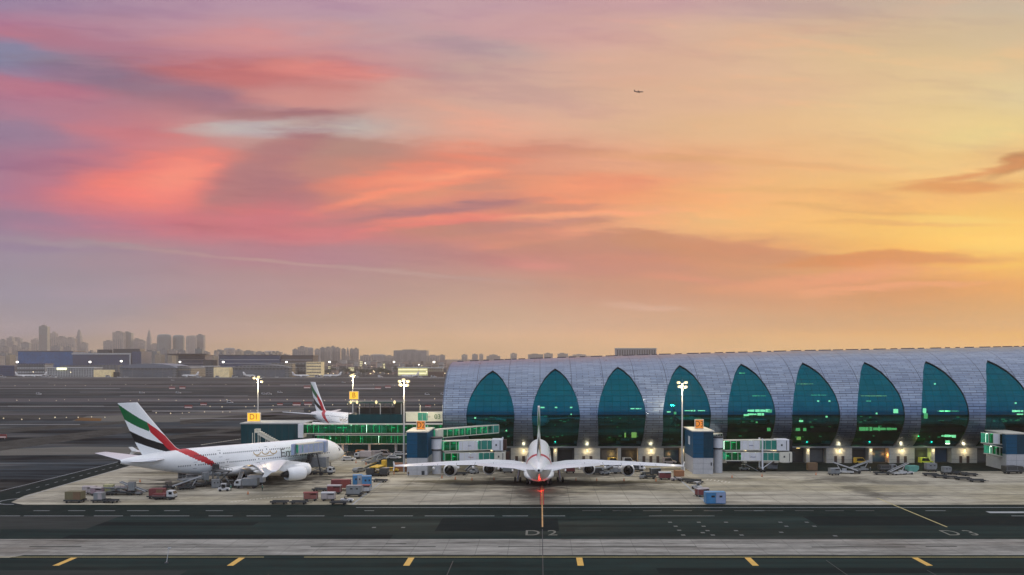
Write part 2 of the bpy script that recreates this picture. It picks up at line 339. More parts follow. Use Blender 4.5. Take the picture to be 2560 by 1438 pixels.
# stand apron
ay=gy(1262)
apron=[gp(28,1256),gp(60,1262.5),(420,ay),(420,281),(gx(1785,281),281),(gx(1785,296),296),(-34,300),(-60,330),(-88,345),(-120,330),gp(330,1163),gp(180,1206),gp(60,1240)]
sheet('apron',apron,.008,M_apron,'pale oil-stained concrete aircraft stands with painted shade under the left airliner')
sheet('service_road',rect(gx(1785,281),281.02,420,303),.006,M_asph2,'dark road along the terminal foot')
sheet('front_road',rect(-420,gy(1291),420,ay-.02),.0085,M_asph2,'dark service road between stands and taxiway')
sheet('diagonal_road',[gp(0,1232),gp(310,1152),gp(330,1163),gp(180,1206),gp(60,1240),gp(28,1256),gp(0,1262)],.0085,M_asph2,'dark road running diagonally behind the left stand')
# wedge between stands A and B
sheet('dark_wedge',[gp(905,1172),gp(1020,1172),gp(1005,1140),gp(975,1138)],.012,M_asph)
# far surfaces
sheet('pale_shoulder',[gp(-60,1140),gp(260,1136),gp(420,1134),gp(420,1118),gp(180,1117),gp(-60,1126)],.012,M_pale)
sheet('far_shoulder',[gp(180,1052),gp(420,1056),gp(760,1028),gp(760,1020),gp(620,1023),gp(400,1036),gp(220,1040)],.012,M_pale)
sheet('worn_paint_patch',[gp(185,1052),gp(252,1053),gp(255,1046),gp(200,1044)],.02,M_tan)
for (a,b,y0,y1) in ((-200,2700,1005,996),(-200,2700,967,963),(-200,1200,1038,1034),(-200,1200,955,953.6)):
    sheet('runway_edge',[gp(a,y0),gp(b,y0),gp(b,y1),gp(a,y1)],.016,mat('old_runway_rubber',(.018,.018,.022),.85,noise=.3,nscale=.02))
for (a,b,y0,y1) in ((350,1110,1001.2,1000.2),(-50,1110,945.6,944.2),(120,640,958,957.3),(380,760,1029,1027),(700,1000,963.5,962),(-60,300,972,971),(300,620,990,989.2),(20,260,1016,1015),(560,1110,993,992.2),(-50,200,1062,1060.5),(450,620,1047,1045.5),(760,1110,1052,1050),(200,480,981,980.3),(880,950,973.5,970),(0,1110,1017,1016.3)):
    sheet('runway_line',[gp(a,y0),gp(b,y0),gp(b,y1),gp(a,y1)],.022,mat('far_line_paint',(.15,.15,.145),.7,noise=.4,nscale=.01))

# repaired patches and seams of the asphalt and the strip
M_patch=ground_mat('asphalt_patch',(.011,.016,.016),.3,((.05,.5),(.3,.6)),.8); M_patch2=ground_mat('pale_asphalt_patch',(.036,.040,.037),.3,((.05,.5),(.3,.6)),.8)
for k,(x0,y0,x1,y1) in enumerate(((-140,186,-96,203),(-96,176.4,-30,180),(-60,204,-10,214),(12,176.5,60,178),(60,190,118,203),(-22,184,4,199),(-125,146,-60,150),(20,148,90,151.5),(-40,141,12,144),(95,150,130,157),(-96,190,-62,194))):
    sheet('asphalt_patch',rect(x0,y0,x1,y1),.0075,M_patch2 if k%3==0 else M_patch)
for k,(x0,x1,yy) in enumerate(((-130,-112,168.3),(-98,-88,168.6),(-76,-52,168.2),(-44,-20,168.5),(-8,30,168.4),(52,70,168.2),(74,80,168.6),(96,110,168.3),(-30,-26,171),(118,128,165))):
    sheet('strip_rubber_mark',rect(x0,yy,x1,yy+.5),.013,M_patch)
sheet('strip_edge_gutter',rect(-420,Y0-3.0,420,Y0-2.4),.009,M_patch)
M_seam=mat('seam_sealant',(.006,.007,.007),.6)
for X,y0,y1 in ((51.2,60,157.5),(.5,60,186),(-15.5,60,157),(66,60,150)): sheet('pavement_seam',rect(X-.08,y0,X+.08,y1),.012,M_seam)
M_speck=ground_mat('worn_dotted_band',(.05,.049,.044),.95,((.10,.35),(.5,.9)),.9)
for P4 in (((-60,1112),(345,1064),(345,1078),(-60,1136)),((450,1052),(760,1024),(760,1034),(450,1062)),((-60,1075),(330,1052),(330,1058),(-60,1088)),((340,1098),(600,1070),(600,1076),(340,1110)),((-60,1040),(300,1030),(300,1036),(-60,1049)),((620,1040),(1100,1024),(1100,1030),(620,1048))):
    sheet('worn_band',[gp(*p) for p in P4],.014,M_speck)
# ---------------------------------------------------------------- painted markings
def marks(name, rects, m, z=.014, label=None):
    mb=MB()
    for r in rects:
        if len(r)==4 and not hasattr(r[0],'__len__'): r=rect(*r)
        mb.add([(x,y,z) for x,y in r],[tuple(range(len(r)))])
    o=mb.build(name,m); o['kind']='structure'
    if label: o['label']=label
    return o
Y=gy(1393)
marks('taxiway_edge_marking',[(-420,Y-.16,gx(660,Y),Y+.16),(gx(760,Y),Y-.18,420,Y+.18)],M_yelworn,label='thin faded yellow line along the near taxiway edge')
marks('taxiway_bar_marking',[(x-.55,gy(1414.5),x+.55,gy(1394.5)) for x in (-84.4,-54.0,-23.3,7.1,37.6,67.9,98.2,-114.8)],M_yel,label='row of yellow taxiway bars')
Yc=gy(1269)
marks('stand_edge_line',[(gx(890,Yc),Yc-.2,420,Yc+.2)],M_white,label='white line along the stand edge')
Yd=gy(1277)
import itertools
rr=random.Random(3)
dash=[]
x=-120
while x<130:
    if rr.random()<.42 or x<-70: dash.append((x,Yd-.22,x+rr.uniform(2.2,5.2),Yd+.18))
    x+=rr.uniform(6,12)
marks('road_dash_marking',dash,M_white)
marks('dark_dash_marking',[(x,Yd-.35,x+4.4,Yd+.3) for x in [10+i*7.2 for i in range(10)]],mat('blacked_out_paint',(.008,.009,.009),.5))
Yl=gy(1290)
ll=[]; x=-135
while x<5:
    L=rr.uniform(5,16); ll.append((x,Yl-.22,x+L,Yl+.2)); x+=L+rr.uniform(.4,5)
ll+=[(25,Yl-.15,40,Yl+.12),(105,gy(1283),125,gy(1279)),(108,Yl-.2,135,Yl+.2)]
marks('road_edge_marking',ll,M_white)
# lead-in lines with the stand numbers
marks('lead_in_line',[(.38,gy(1318),.68,249)],mat('orange_line_paint',(.50,.27,.09),.6,noise=.3,nscale=.5),z=.018,label='yellow lead-in line of the middle stand')
marks('lead_in_line_border',[(.1,gy(1262),.34,247),(.76,gy(1262),1.0,247)],M_red,z=.016)
marks('lead_in_line_east',[(86.9,gy(1318),87.3,gy(1245))],M_yelworn,z=.018,label='faded lead-in line of the right stand')
marks('stand_boundary_line',[(-46.6,ay,-46.1,262),(41.3,ay,41.9,270)],M_white,z=.016,label='white boundary lines either side of the middle stand')
# white edges of the diagonal road
def line2(a,b,wd):
    a=Vector(a+(0,)); b=Vector(b+(0,)); d=(b-a).normalized(); n=Vector((-d.y,d.x,0))*wd/2
    return [(p.x,p.y) for p in (a-n,b-n,b+n,a+n)]
marks('diagonal_road_edge',[line2(gp(0,1228),gp(312,1151),.35),line2(gp(60,1243),gp(182,1206),.4),line2(gp(182,1206),gp(345,1160),.35)],M_white,z=.018)
cd=[]
a=Vector(gp(40,1233)+(0,)); b=Vector(gp(322,1157)+(0,))
for i in range(14):
    p=a.lerp(b,i/14); q=a.lerp(b,(i+.4)/14); cd.append(line2((p.x,p.y),(q.x,q.y),.25))
marks('diagonal_road_dashes',cd,M_white,z=.018)
# chequered give-way rows on the left stand and by the right tower
ck=[]
for i in range(22):
    t=i/21; px=580+t*190; py=1255-t*14-3*math.sin(t*3); p=gp(px,py); ck.append((p[0]-.3,p[1]-.35,p[0]+.3,p[1]+.35))
for i in range(30):
    t=i/29; px=330+t*240; py=1263-6*abs(t-.5); 
for k in range(7):
    p=gp(1765+k*9,1199+k*1.2); ck.append(line2((p[0],p[1]-1.2),(p[0]+.9,p[1]+1.2),.35))
for i in range(26):                              # dotted line on the far taxiway
    t=i/25; p=gp(505+t*150,1112-t*22); ck.append((p[0]-.4,p[1]-.8,p[0]+.4,p[1]+.8))
for i in range(8):
    p=gp(846+i*1.2,1190+i*5.2); 
marks('chequer_marking',ck,mat('cream_paint',(.5,.46,.36),.6),z=.02)
curve=[]
for i in range(10):
    t=math.pi*.5+math.pi*1.05*i/9; p0=gp(60,1253)
    curve.append((p0[0]+5.5*math.cos(t)-.3,p0[1]+5.2*math.sin(t)))
cv=[line2(curve[i],curve[i+1],.45) for i in range(9)]
marks('apron_corner_curve',cv,M_white,z=.02,label='white curved line at the rounded apron corner')
# little taxiway position marks on the asphalt
pm=[]
for px,py in ((1689,1316),(1698,1326),(1708,1338),(1759,1316),(1769,1327),(1782,1338),(1757,1332),(1747,1306),(1815,1306),(1840,1327),(1854,1338),(1951,1306),(1966,1316),(1953,1331),(2036,1316),(2017,1306),(1675,1306),(935,1319),(1008,1319),(2088,1340)):
    Yp=gy(py); xp=gx(px,Yp); pm.append((xp-.42,Yp-.55,xp+.42,Yp+.55))
marks('taxiway_position_marking',pm,mat('dull_white_paint',(.08,.085,.082),.6),z=.018)
def ground_text(body, x, y, sx, sy, m, name='stand_number_marking', label=None):
    cu=bpy.data.curves.new('t','FONT'); cu.body=body; cu.size=1; cu.align_x='CENTER'; cu.align_y='CENTER'
    o=bpy.data.objects.new('t',cu); me=bpy.data.meshes.new_from_object(o); bpy.data.objects.remove(o)
    for v in me.vertices: v.co=Vector((v.co.x*sx,v.co.y*sy,0))
    me.materials.append(m); o=bpy.data.objects.new(name,me); C.objects.link(o); o.location=(x,y,.02); o['kind']='structure'
    if label: o['label']=label
    return o
M_num=mat('stand_number_paint',(.12,.118,.09),.6,noise=.3,nscale=1)
Yt=gy(1333)
ground_text('D 2',.2,Yt,4.6,7.5,M_num,label='painted stand number D 2 on the asphalt')
ground_text('D 3',gx(2400,Yt),Yt,4.6,7.5,M_num,label='painted stand number D 3 on the asphalt')

def plight(name,loc,p,col=(1,.78,.42),rad=.3):
    l=bpy.data.lights.new(name,'POINT'); l.energy=p; l.color=col; l.shadow_soft_size=rad
    o=bpy.data.objects.new(name,l); C.objects.link(o); o.location=loc; return o
# ---------------------------------------------------------------- terminal concourse
YC,AD,ZW,BL0=331.0,37.0,17.0,17.5
TZ=[(-60,33.6),(-33,34.7),(0,36.0),(43,37.4),(96,38.8),(179,40.4),(230,41.0)]
def interp(tab,x):
    if x<=tab[0][0]: return tab[0][1]
    for (a,b),(c,d) in zip(tab,tab[1:]):
        if x<=c: return b+(d-b)*(x-a)/(c-a)
    return tab[-1][1]
def surf(X,th,off=0):
    s=math.sin(th); bb=(interp(TZ,X)-ZW if s>0 else BL0)-off
    return (X, YC-(AD-off)*math.cos(th), ZW+bb*s)
SC=[-16.6,5.3,27.3,49.1,70.7,92.3,113.9,135.4,157.0,178.6,200.2]
ZA=[31.8,32.5,33.1,33.7,34.2,34.6,34.8,35.1,35.4,35.6,35.8]
WU=[(0,8.1),(.19,7.75),(.39,7.0),(.6,5.6),(.8,3.7),(.93,1.7),(1,0)]
def sw(i,z):
    if z<ZW: return 7.35+(8.1-7.35)*(z-5.5)/(ZW-5.5)
    u=(z-ZW)/(ZA[i]-ZW)
    return interp(WU,u) if u<1 else 0
def tmat_roof():
    m=bpy.data.materials.new('roof_metal_panels'); m.use_nodes=True; T=NT(m.node_tree); b=T.n['Principled BSDF']
    uv=T.new('ShaderNodeUVMap'); uv.uv_map='panels'
    br=T.new('ShaderNodeTexBrick'); T.l.new(uv.outputs[0],br.inputs['Vector']); br.inputs['Scale'].default_value=1
    br.inputs['Brick Width'].default_value=4.2; br.inputs['Row Height'].default_value=.9; br.inputs['Mortar Size'].default_value=.07; br.offset=.5
    br.inputs['Color1'].default_value=(.255,.315,.40,1); br.inputs['Color2'].default_value=(.155,.205,.285,1); br.inputs['Mortar'].default_value=(.06,.07,.10,1); br.inputs['Bias'].default_value=-.1
    br2=T.new('ShaderNodeTexBrick'); T.l.new(uv.outputs[0],br2.inputs['Vector']); br2.inputs['Scale'].default_value=1
    br2.inputs['Brick Width'].default_value=10.8; br2.inputs['Row Height'].default_value=4.5; br2.inputs['Mortar Size'].default_value=.11; br2.offset=0
    br2.inputs['Color1'].default_value=(1,1,1,1); br2.inputs['Color2'].default_value=(.86,.88,.93,1); br2.inputs['Mortar'].default_value=(.22,.24,.3,1)
    n=T.noise(uv.outputs[0],.35,5,.6); k=T.maprange(n,.3,.7,.84,1.1,False)
    sp=T.new('ShaderNodeSeparateXYZ'); T.l.new(uv.outputs[0],sp.inputs[0])
    col=T.mix(1.0,br.outputs['Color'],br2.outputs['Color'],'MULTIPLY'); col=T.mix(1.0,col,T.comb(k,k,k),'MULTIPLY')
    T.l.new(col,b.inputs['Base Color']); b.inputs['Metallic'].default_value=.75
    T.put(b.inputs['Roughness'],T.maprange(n,.3,.7,.26,.42,False))
    bp=T.new('ShaderNodeBump'); bp.inputs['Strength'].default_value=.35; bp.inputs['Distance'].default_value=.1; T.l.new(br.outputs['Fac'],bp.inputs['Height']); bp.invert=True; T.l.new(bp.outputs[0],b.inputs['Normal'])
    return m
def tmat_glass(name, refl=(.001,.135,.190), trans=(.17,.50,.33), mixf=.62, rough=.05):
    m=bpy.data.materials.new(name); m.use_nodes=True; T=NT(m.node_tree); T.n.clear()
    out=T.new('ShaderNodeOutputMaterial'); g=T.new('ShaderNodeBsdfGlossy'); t=T.new('ShaderNodeBsdfTransparent'); mx=T.new('ShaderNodeMixShader')
    g.inputs['Color'].default_value=refl+(1,); g.inputs['Roughness'].default_value=rough; t.inputs['Color'].default_value=trans+(1,); mx.inputs[0].default_value=mixf
    tc=T.new('ShaderNodeTexCoord'); br=T.new('ShaderNodeTexBrick'); mp=T.new('ShaderNodeMapping'); mp.inputs['Rotation'].default_value=(R(90),0,0)
    T.l.new(tc.outputs['Object'],mp.inputs['Vector']); T.l.new(mp.outputs[0],br.inputs['Vector']); br.inputs['Scale'].default_value=1; br.offset=0
    br.inputs['Brick Width'].default_value=2.7; br.inputs['Row Height'].default_value=1.8; br.inputs['Mortar Size'].default_value=.09
    br.inputs['Color1'].default_value=refl+(1,); br.inputs['Color2'].default_value=tuple(c*.86 for c in refl)+(1,); br.inputs['Mortar'].default_value=tuple(c*.45 for c in refl)+(1,)
    T.l.new(br.outputs['Color'],g.inputs['Color'])
    T.l.new(t.outputs[0],mx.inputs[1]); T.l.new(g.outputs[0],mx.inputs[2]); T.l.new(mx.outputs[0],out.inputs['Surface'])
    return m
M_roof=tmat_roof(); M_sail=tmat_glass('teal_sail_glass')
M_wallw=mat('white_wall_panels',(.42,.41,.37),.7,noise=.12,nscale=1.5)
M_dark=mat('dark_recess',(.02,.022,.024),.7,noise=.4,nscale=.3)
M_frame=mat('dark_frame_metal',(.05,.055,.06),.45,.4)
M_whitem=mat('white_painted_metal',(.62,.63,.65),.45,noise=.08,nscale=1.2)
M_greym=mat('grey_painted_metal',(.2,.21,.22),.5,.3,noise=.15,nscale=1)
M_lamp=mat('warm_lamp_glow',(.1,.08,.05),.5,emit=(1,.80,.40),estr=1.3)
M_lampw=mat('cool_lamp_glow',(1,1,.9),.5,emit=(1,.95,.80),estr=1.5)
M_floor=mat('interior_floor',(.05,.06,.06),.6)
M_litgreen=mat('interior_green_light',(.5,1,.7),.5,emit=(.6,1,.5),estr=1.6)
M_litteal=mat('interior_white_light',(.8,1,.9),.5,emit=(.8,1,.7),estr=4.2)
M_litwarm=mat('interior_warm_light',(1,.8,.3),.5,emit=(1,.72,.25),estr=2.2)

term=thing('airport_terminal','long curved silver airport concourse with a row of teal sail-shaped windows','terminal building',(0,YC,0))
def L(v): return (v[0],v[1]-YC,v[2])
shell=MB(); glass=[MB() for _ in SC]; reveal=MB(); uvs=[]
th0,th1=-41.0,221.0; NR=150
ths=[R(th0+(th1-th0)*k/NR) for k in range(NR+1)]
# finer rows on the visible front
ths=[R(-41+k*1.0) for k in range(132)]+[R(91+k*5) for k in range(27)]
borders=[-32.6]+[(SC[i]+SC[i+1])/2 for i in range(len(SC)-1)]+[211]
NS,NG=5,8
def colsX(i,th):
    z=surf(SC[i],th)[2]; w_=sw(i,z) if th<math.pi/2 else 0
    a,b,c=borders[i],SC[i],borders[i+1]
    xs=[a+(b-w_-a)*j/NS for j in range(NS+1)]+[b-w_+2*w_*j/NG for j in range(1,NG)]+[b+w_+(c-b-w_)*j/NS for j in range(NS+1)]
    return xs,w_
arc=[0]
for k in range(1,len(ths)):
    p=surf(50,ths[k-1]); q=surf(50,ths[k]); arc.append(arc[-1]+math.dist(p,q))
uvl=[]
for i in range(len(SC)):
    rows=[]
    for k,th in enumerate(ths):
        xs,w_=colsX(i,th); rows.append((xs,w_,[L(surf(x,th)) for x in xs],[L(surf(x,th,.4)) for x in xs]))
    for k in range(len(ths)-1):
        A,B=rows[k],rows[k+1]
        for j in range(len(A[0])-1):
            inside= NS<=j<NS+NG
            q=[A[2][j],A[2][j+1],B[2][j+1],B[2][j]]
            if inside:
                if A[1]>0 or B[1]>0:
                    g=[A[3][j],A[3][j+1],B[3][j+1],B[3][j]]
                    if B[1]==0: g=[A[3][j],A[3][j+1],B[3][NS]]; 
                    glass[i].add(g,[tuple(range(len(g)))],0,True)
                    if j==NS: reveal.add([A[2][j],A[3][j],B[3][j],B[2][j]],[(0,1,2,3)])
                    if j==NS+NG-1: reveal.add([A[2][j+1],A[3][j+1],B[3][j+1],B[2][j+1]],[(0,1,2,3)])
                continue
            shell.add(q,[(0,1,2,3)],0,True)
            uvl+=[(A[0][j],arc[k]),(A[0][j+1],arc[k]),(B[0][j+1],arc[k+1]),(B[0][j],arc[k+1])]
ro=MB(); ro.v,ro.f,ro.m,ro.sm=shell.v,shell.f,shell.m,shell.sm
me=bpy.data.meshes.new('roof_shell'); me.from_pydata(shell.v,[],shell.f); me.materials.append(M_roof)
me.polygons.foreach_set('use_smooth',[True]*len(shell.f))
ul=me.uv_layers.new(name='panels')
for n_,uvv in enumerate(uvl): ul.data[n_].uv=uvv
bm=bmesh.new(); bm.from_mesh(me); bmesh.ops.remove_doubles(bm,verts=bm.verts,dist=.001)
bmesh.ops.recalc_face_normals(bm,faces=bm.faces); bm.to_mesh(me); bm.free()
o=bpy.data.objects.new('roof_shell',me); C.objects.link(o); o.parent=term; CH.setdefault(term,[]).append(o)
reveal.build('window_reveal',M_frame,term)
for i,g in enumerate(glass):
    if i>8: 
        pass
    o=g.build('sail_window',M_sail,term)
    bm=bmesh.new(); bm.from_mesh(o.data); bmesh.ops.remove_doubles(bm,verts=bm.verts,dist=.001); bmesh.ops.recalc_face_normals(bm,faces=bm.faces); bm.to_mesh(o.data); bm.free()
# end wall
mb=MB(); ring=[L(surf(-32.6,t)) for t in ths]; mb.add(ring,[tuple(range(len(ring)))]); mb.build('end_wall',M_wallw,term)
# interior floors, back wall and lights
def half(z,off=1.2):
    s=(z-ZW)/(BL0 if z<ZW else 19.0-2); s=max(-1,min(1,s)); return (AD-off)*math.sqrt(max(0,1-s*s))
fl=MB()
for z in (5.2,11.2,17.0,23.0):
    h=half(z,2.0); fl.box(-31.5,-h+(.6 if z<17.5 else 9),z-.25,205,h,z+.0)
fl.build('interior_floor',M_floor,term)
bw=MB(); bw.box(-31.5,-14,5.6,205,-13.6,30); bw.build('interior_wall',mat('interior_wall_paint',(.05,.16,.06),.8,noise=.6,nscale=.2),term)
rr=random.Random(11)
def ilight(X,z,w_,h_,m,dy=2.2):
    y=-half(z+.5,dy); x=X-w_/2
    if w_<2: mb=MB(); mb.box(X-w_/2,y,z-h_/2,X+w_/2,y+.3,z+h_/2); mb.build('interior_light',m,term); return
    while x<X+w_/2-.2:                          # a run of separate fittings
        l=min(rr.uniform(.5,2.2),X+w_/2-x); a=rr.uniform(.45,1.0)*h_; mb=MB(); mb.box(x,y,z-a/2,x+l,y+.3,z+a/2); mb.build('interior_light',m,term); x+=l+rr.uniform(.12,.45)
def ipx(px,py,w_,h_,m):
    Yx=300.0; z=hz(py,Yx); Y2=YC-half(z+.5,2.2); X=gx(px,Y2); ilight(X,hz(py,Y2),w_,h_,m)
for px,py,w_,h_,m in ((1590,1022,3.6,.45,M_litteal),(1356,1019,1.4,.4,M_litteal),(1390,1019,.8,.4,M_litteal),(1428,1019,.8,.4,M_litteal),(1188,1045,.6,.5,M_litteal),(1428,1036,.4,.4,M_litteal),(1266,1077,.5,.5,M_litteal),
   (1725,1027,3.6,.5,M_litteal),(1755,1027,2.6,.35,M_litteal),(1672,1030,1.2,.4,M_litteal),(1688,1033,.8,.8,M_litgreen),(1585,1087,1.7,2.0,M_litwarm),(1563,1088,.5,1.6,M_litwarm),
   (1897,1027,7.5,1.0,M_litteal),(1890,1036,5.4,.9,M_litteal),(1866,1038,1.7,.6,M_litteal),(1925,1028,1.4,1.0,M_litgreen),(1854,933,2.0,.5,M_litgreen),(1898,990,4.5,.3,M_litgreen),(1922,1074,1.1,1.1,M_litgreen),(1892,1056,.6,.5,M_litgreen),
   (2013,960,5.5,.25,M_litwarm),(2048,988,5.4,.3,M_litgreen),(2046,1003,.6,.5,M_litteal),(2074,1003,.5,.5,M_litteal),(2067,1042,.6,.5,M_litteal),(2003,1053,1.3,.6,M_litteal),(1995,1074,1.4,1.0,M_litgreen),(2012,1074,1.0,1.0,M_litgreen),(1997,1096,1.4,1.1,M_litwarm),(1997,1119,1.2,.7,M_litwarm),
   (2185,990,8.6,.3,M_litwarm),(2172,1003,1.6,.3,M_litgreen),(2240,1028,1.5,1.4,M_litteal),(2192,1034,.5,.5,M_litteal),(2195,1072.5,12.6,1.35,M_litgreen),
   (2312,1027,1.0,1.6,M_litteal),(2315,1040,1.2,1.8,M_litgreen),(2362,1028,3.4,.4,M_litteal),(2372,1028,7.5,.3,M_litgreen),(2337,960,.5,.5,M_litteal),(2372,1090,2.6,.8,M_litteal),(2385,1091,1.2,.9,M_litteal),(2370,1106,1.4,1.2,M_litteal),(2358,1090,1.0,.5,M_litteal),
   (2545,1028,3.6,.7,M_litteal),(2552,1036,2.4,.6,M_litteal),(2472,1079,.6,.4,M_litteal),(2540,1008,.5,.5,M_litteal)):
    ipx(px,py,w_,h_,m)
for k in range(70):                              # scattered dim lights over the lower floors
    i=rr.randrange(len(SC)-2); X=SC[i]+rr.uniform(-6,6); z=rr.choice((9.5,13.2,14.8,16.2,15.5))+rr.uniform(-.4,.4)
    ilight(X,z,rr.uniform(.25,1.1),rr.uniform(.15,.4),mat('dim_green_light',(.2,.6,.3),.5,emit=(.25,.8,.4),estr=.7))
for i in range(9):
    for z in (8.6,14.4): plight('interior_hall_light',(SC[i]+rr.uniform(-3,3),YC-20,z),rr.uniform(120,420),(.9,1,.72),.8)
# ridge rail
mb=MB()
x=-31
while x<205:
    z=interp(TZ,x); L_=rr.uniform(1.5,5)
    mb=MB(); mb.bar((x,-1.0,z+.05),(x+L_,-1.0,interp(TZ,x+L_)+.05),.25,.5); mb.build('ridge_rail',mat('rail_metal',(.12,.10,.10),.6,.2),term); x+=L_+rr.uniform(.3,2.5)
# ground floor under the bulge
YF=303.2-YC
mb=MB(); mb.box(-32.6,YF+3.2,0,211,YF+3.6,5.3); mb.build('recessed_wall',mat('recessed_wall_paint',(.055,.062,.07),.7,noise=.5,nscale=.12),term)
mb=MB(); mb.box(-33,YF-.6,5.25,211,YF+3.6,5.75); mb.build('fascia',mat('fascia_metal',(.22,.24,.25),.5,.2,noise=.15,nscale=.2),term)
M_door=mat('brown_door',(.05,.032,.026),.5)
lampspots=[]
gc=[(SC[i]+SC[i+1])/2 for i in range(len(SC)-1)]
for i,X in enumerate(gc):
    w_=4.4; mb=MB(); mb.box(X-w_,YF,0,X+w_,YF+3.2,5.25)
    blk=mb.build('wall_block',M_wallw,term)
    for dx in ((-2.4,0,2.4) if i%2==0 and i<4 else (-1.25,1.25)):
        mb=MB(); mb.box(X+dx-.5,YF-.05,0.05,X+dx+.5,YF-.003,2.4); d=mb.build('door',M_door,blk)
    mb=MB(); mb.box(X-w_,YF-.03,1.15,X+w_,YF-.004,1.2); mb.box(X-w_,YF-.03,3.05,X+w_,YF-.004,3.1); mb.build('panel_joint',M_frame,blk)
    mb=MB(); mb.box(X-.28,YF-.45,3.9,X+.28,YF-.06,4.7); mb.build('wall_lamp',M_lamp,blk)
    lampspots.append((X,YF+YC-1.0,4.1))
for i,X in enumerate(SC):
    if i>9: break
    mb=MB(); mb.box(X-.6,YF-.1,0,X+.6,YF+3.2,5.25); col=mb.build('column',M_wallw,term)
    if i not in (2,):
        mb=MB(); mb.box(X-.28,YF-.55,4.0,X+.28,YF-.12,4.8); mb.build('wall_lamp',M_lamp,col); lampspots.append((X,YF+YC-1.1,4.2))
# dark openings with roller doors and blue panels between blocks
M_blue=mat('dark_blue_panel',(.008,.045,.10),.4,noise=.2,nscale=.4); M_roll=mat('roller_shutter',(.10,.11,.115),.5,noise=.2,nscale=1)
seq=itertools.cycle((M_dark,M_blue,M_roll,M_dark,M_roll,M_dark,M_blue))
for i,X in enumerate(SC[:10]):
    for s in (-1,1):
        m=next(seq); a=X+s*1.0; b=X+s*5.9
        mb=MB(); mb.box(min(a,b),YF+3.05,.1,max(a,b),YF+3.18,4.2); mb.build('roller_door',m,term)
def plight_(name,loc,p,col=(1,.78,.42),rad=.3):
    l=bpy.data.lights.new(name,'POINT'); l.energy=p; l.color=col; l.shadow_soft_size=rad
    o=bpy.data.objects.new(name,l); C.objects.link(o); o.location=loc; return o
for k,p in enumerate(lampspots): plight('wall_lamp_light',p,230 if k<len(gc) else 110)
for (px,p,c) in ((2190,160,(1,.5,.12)),(2215,120,(1,.4,.08)),(1530,120,(1,.6,.15)),(1580,140,(1,.6,.18)),(1675,150,(1,.5,.15)),(2310,120,(.8,1,.2)),(2530,150,(1,.5,.15)),(2170,90,(1,.85,.3))):
    plight('bay_light',(gx(px,305.0),304.6,2.6),p,c)
# ---------------------------------------------------------------- four-engined double-deck airliner, nose at +Y, origin on the ground under s=36
ST=[(0,.06,4.95,5.15),(.5,.75,4.3,5.75),(1.2,1.35,3.75,6.5),(2.5,2.1,3.1,7.6),(4,2.75,2.6,8.7),(6,3.2,2.25,9.6),(8,3.45,2.1,10.15),(11,3.57,2.02,10.48),(14,3.57,2.0,10.52),(44,3.57,2.0,10.52),(49,3.5,2.5,10.52),(54,3.25,3.4,10.5),(59,2.75,4.5,10.3),(63,2.2,5.45,10.05),(67,1.5,6.5,9.6),(70.5,.75,7.4,9.1),(71.8,.35,7.85,8.75),(72.0,.2,8.0,8.6)]
def fus(s): 
    for i in range(len(ST)-1):
        a,b=ST[i],ST[i+1]
        if s<=b[0]:
            t=(s-a[0])/(b[0]-a[0]); return tuple(a[k]+(b[k]-a[k])*t for k in (1,2,3))
    return ST[-1][1:]
def side_x(s,z):
    hw,z0,z1=fus(s); c=(z0+z1)/2; h=(z1-z0)/2; q=max(0,1-((z-c)/h)**2); return hw*math.sqrt(q)
RLO=[(2,43.6),(3,44),(5.1,45.9),(6.1,46.8),(7.5,48.7),(9.4,51.8),(10.6,53.8),(11.4,54.7)]
RHI=[(2,44.3),(3,45.0),(5.1,47.3),(6.1,49.4),(7.5,52.2),(9.4,55.6),(10.6,57.4),(11.4,58.4)]
BLO=[(9.0,56.5),(9.6,57.5),(10.6,58.5)]
def body_col(s,z):
    if z>2.3 and interp(RLO,z)<s<interp(RHI,z): return 1
    return 0
GU=[(.263,.597),(.44,.687),(.71,.836),(1,.985)]; GL=[(.30,.47),(.42,.418),(.69,.522),(1,.672)]
BU=[(.25,.13),(.32,.164),(.64,.28),(.96,.43),(1,.45)]; BLL=[(.2,-.1),(.29,-.06),(.617,.075),(1,.224)]
RL=[(-.2,.30),(0,.285),(.164,.285),(.30,.34),(.40,.39),(.597,.263)]; RU=[(0,.015),(.3,.015),(.46,.11),(.597,.263)]
def fin_col(c,t):
    if t<.597 and interp(RU,t)<c<interp(RL,t): return 1
    if c>.26 and interp(GL,c)<t<interp(GU,c): return 2
    if c>.25 and interp(BLL,c)<t<interp(BU,c): return 3
    return 0
def acmat(n,c,rough=.28): return mat(n,c,rough,noise=.04,nscale=.5)
M_awhite=acmat('aircraft_white',(.86,.86,.83)); M_ared=acmat('tail_red',(.50,.006,.012)); M_agreen=acmat('tail_green',(.004,.13,.035)); M_ablack=acmat('tail_black',(.006,.006,.007))
M_win=mat('cabin_window',(.035,.04,.05),.2); M_tyre=mat('tyre_rubber',(.012,.012,.013),.8); M_metal=mat('bare_metal',(.35,.35,.36),.3,.9); M_duct=mat('engine_duct',(.01,.01,.011),.6)
M_gold=mat('gold_lettering',(.45,.30,.09),.4,.3); M_letter=mat('dark_lettering',(.11,.10,.09),.5); M_wing=acmat('wing_grey',(.72,.73,.74),.35)
M_glassd=mat('dark_glass',(.012,.016,.02),.08,spec=.8)
AIR=[M_awhite,M_ared,M_agreen,M_ablack]
def A(s,x,z): return (x,36-s,z)                   # station s metres behind the nose
def airfoil(le,ch,th,n=8):
    up=[];lo=[]
    for i in range(n+1):
        t=i/n; c=t*t*(3-2*t); y=th*ch*(2.97*math.sqrt(c)-1.26*c-3.516*c*c+2.843*c**3-1.015*c**4)*.5*2*.5
        up.append((le+ch*c,y)); lo.append((le+ch*c,-y*.8))
    return up+lo[::-1][1:-1]
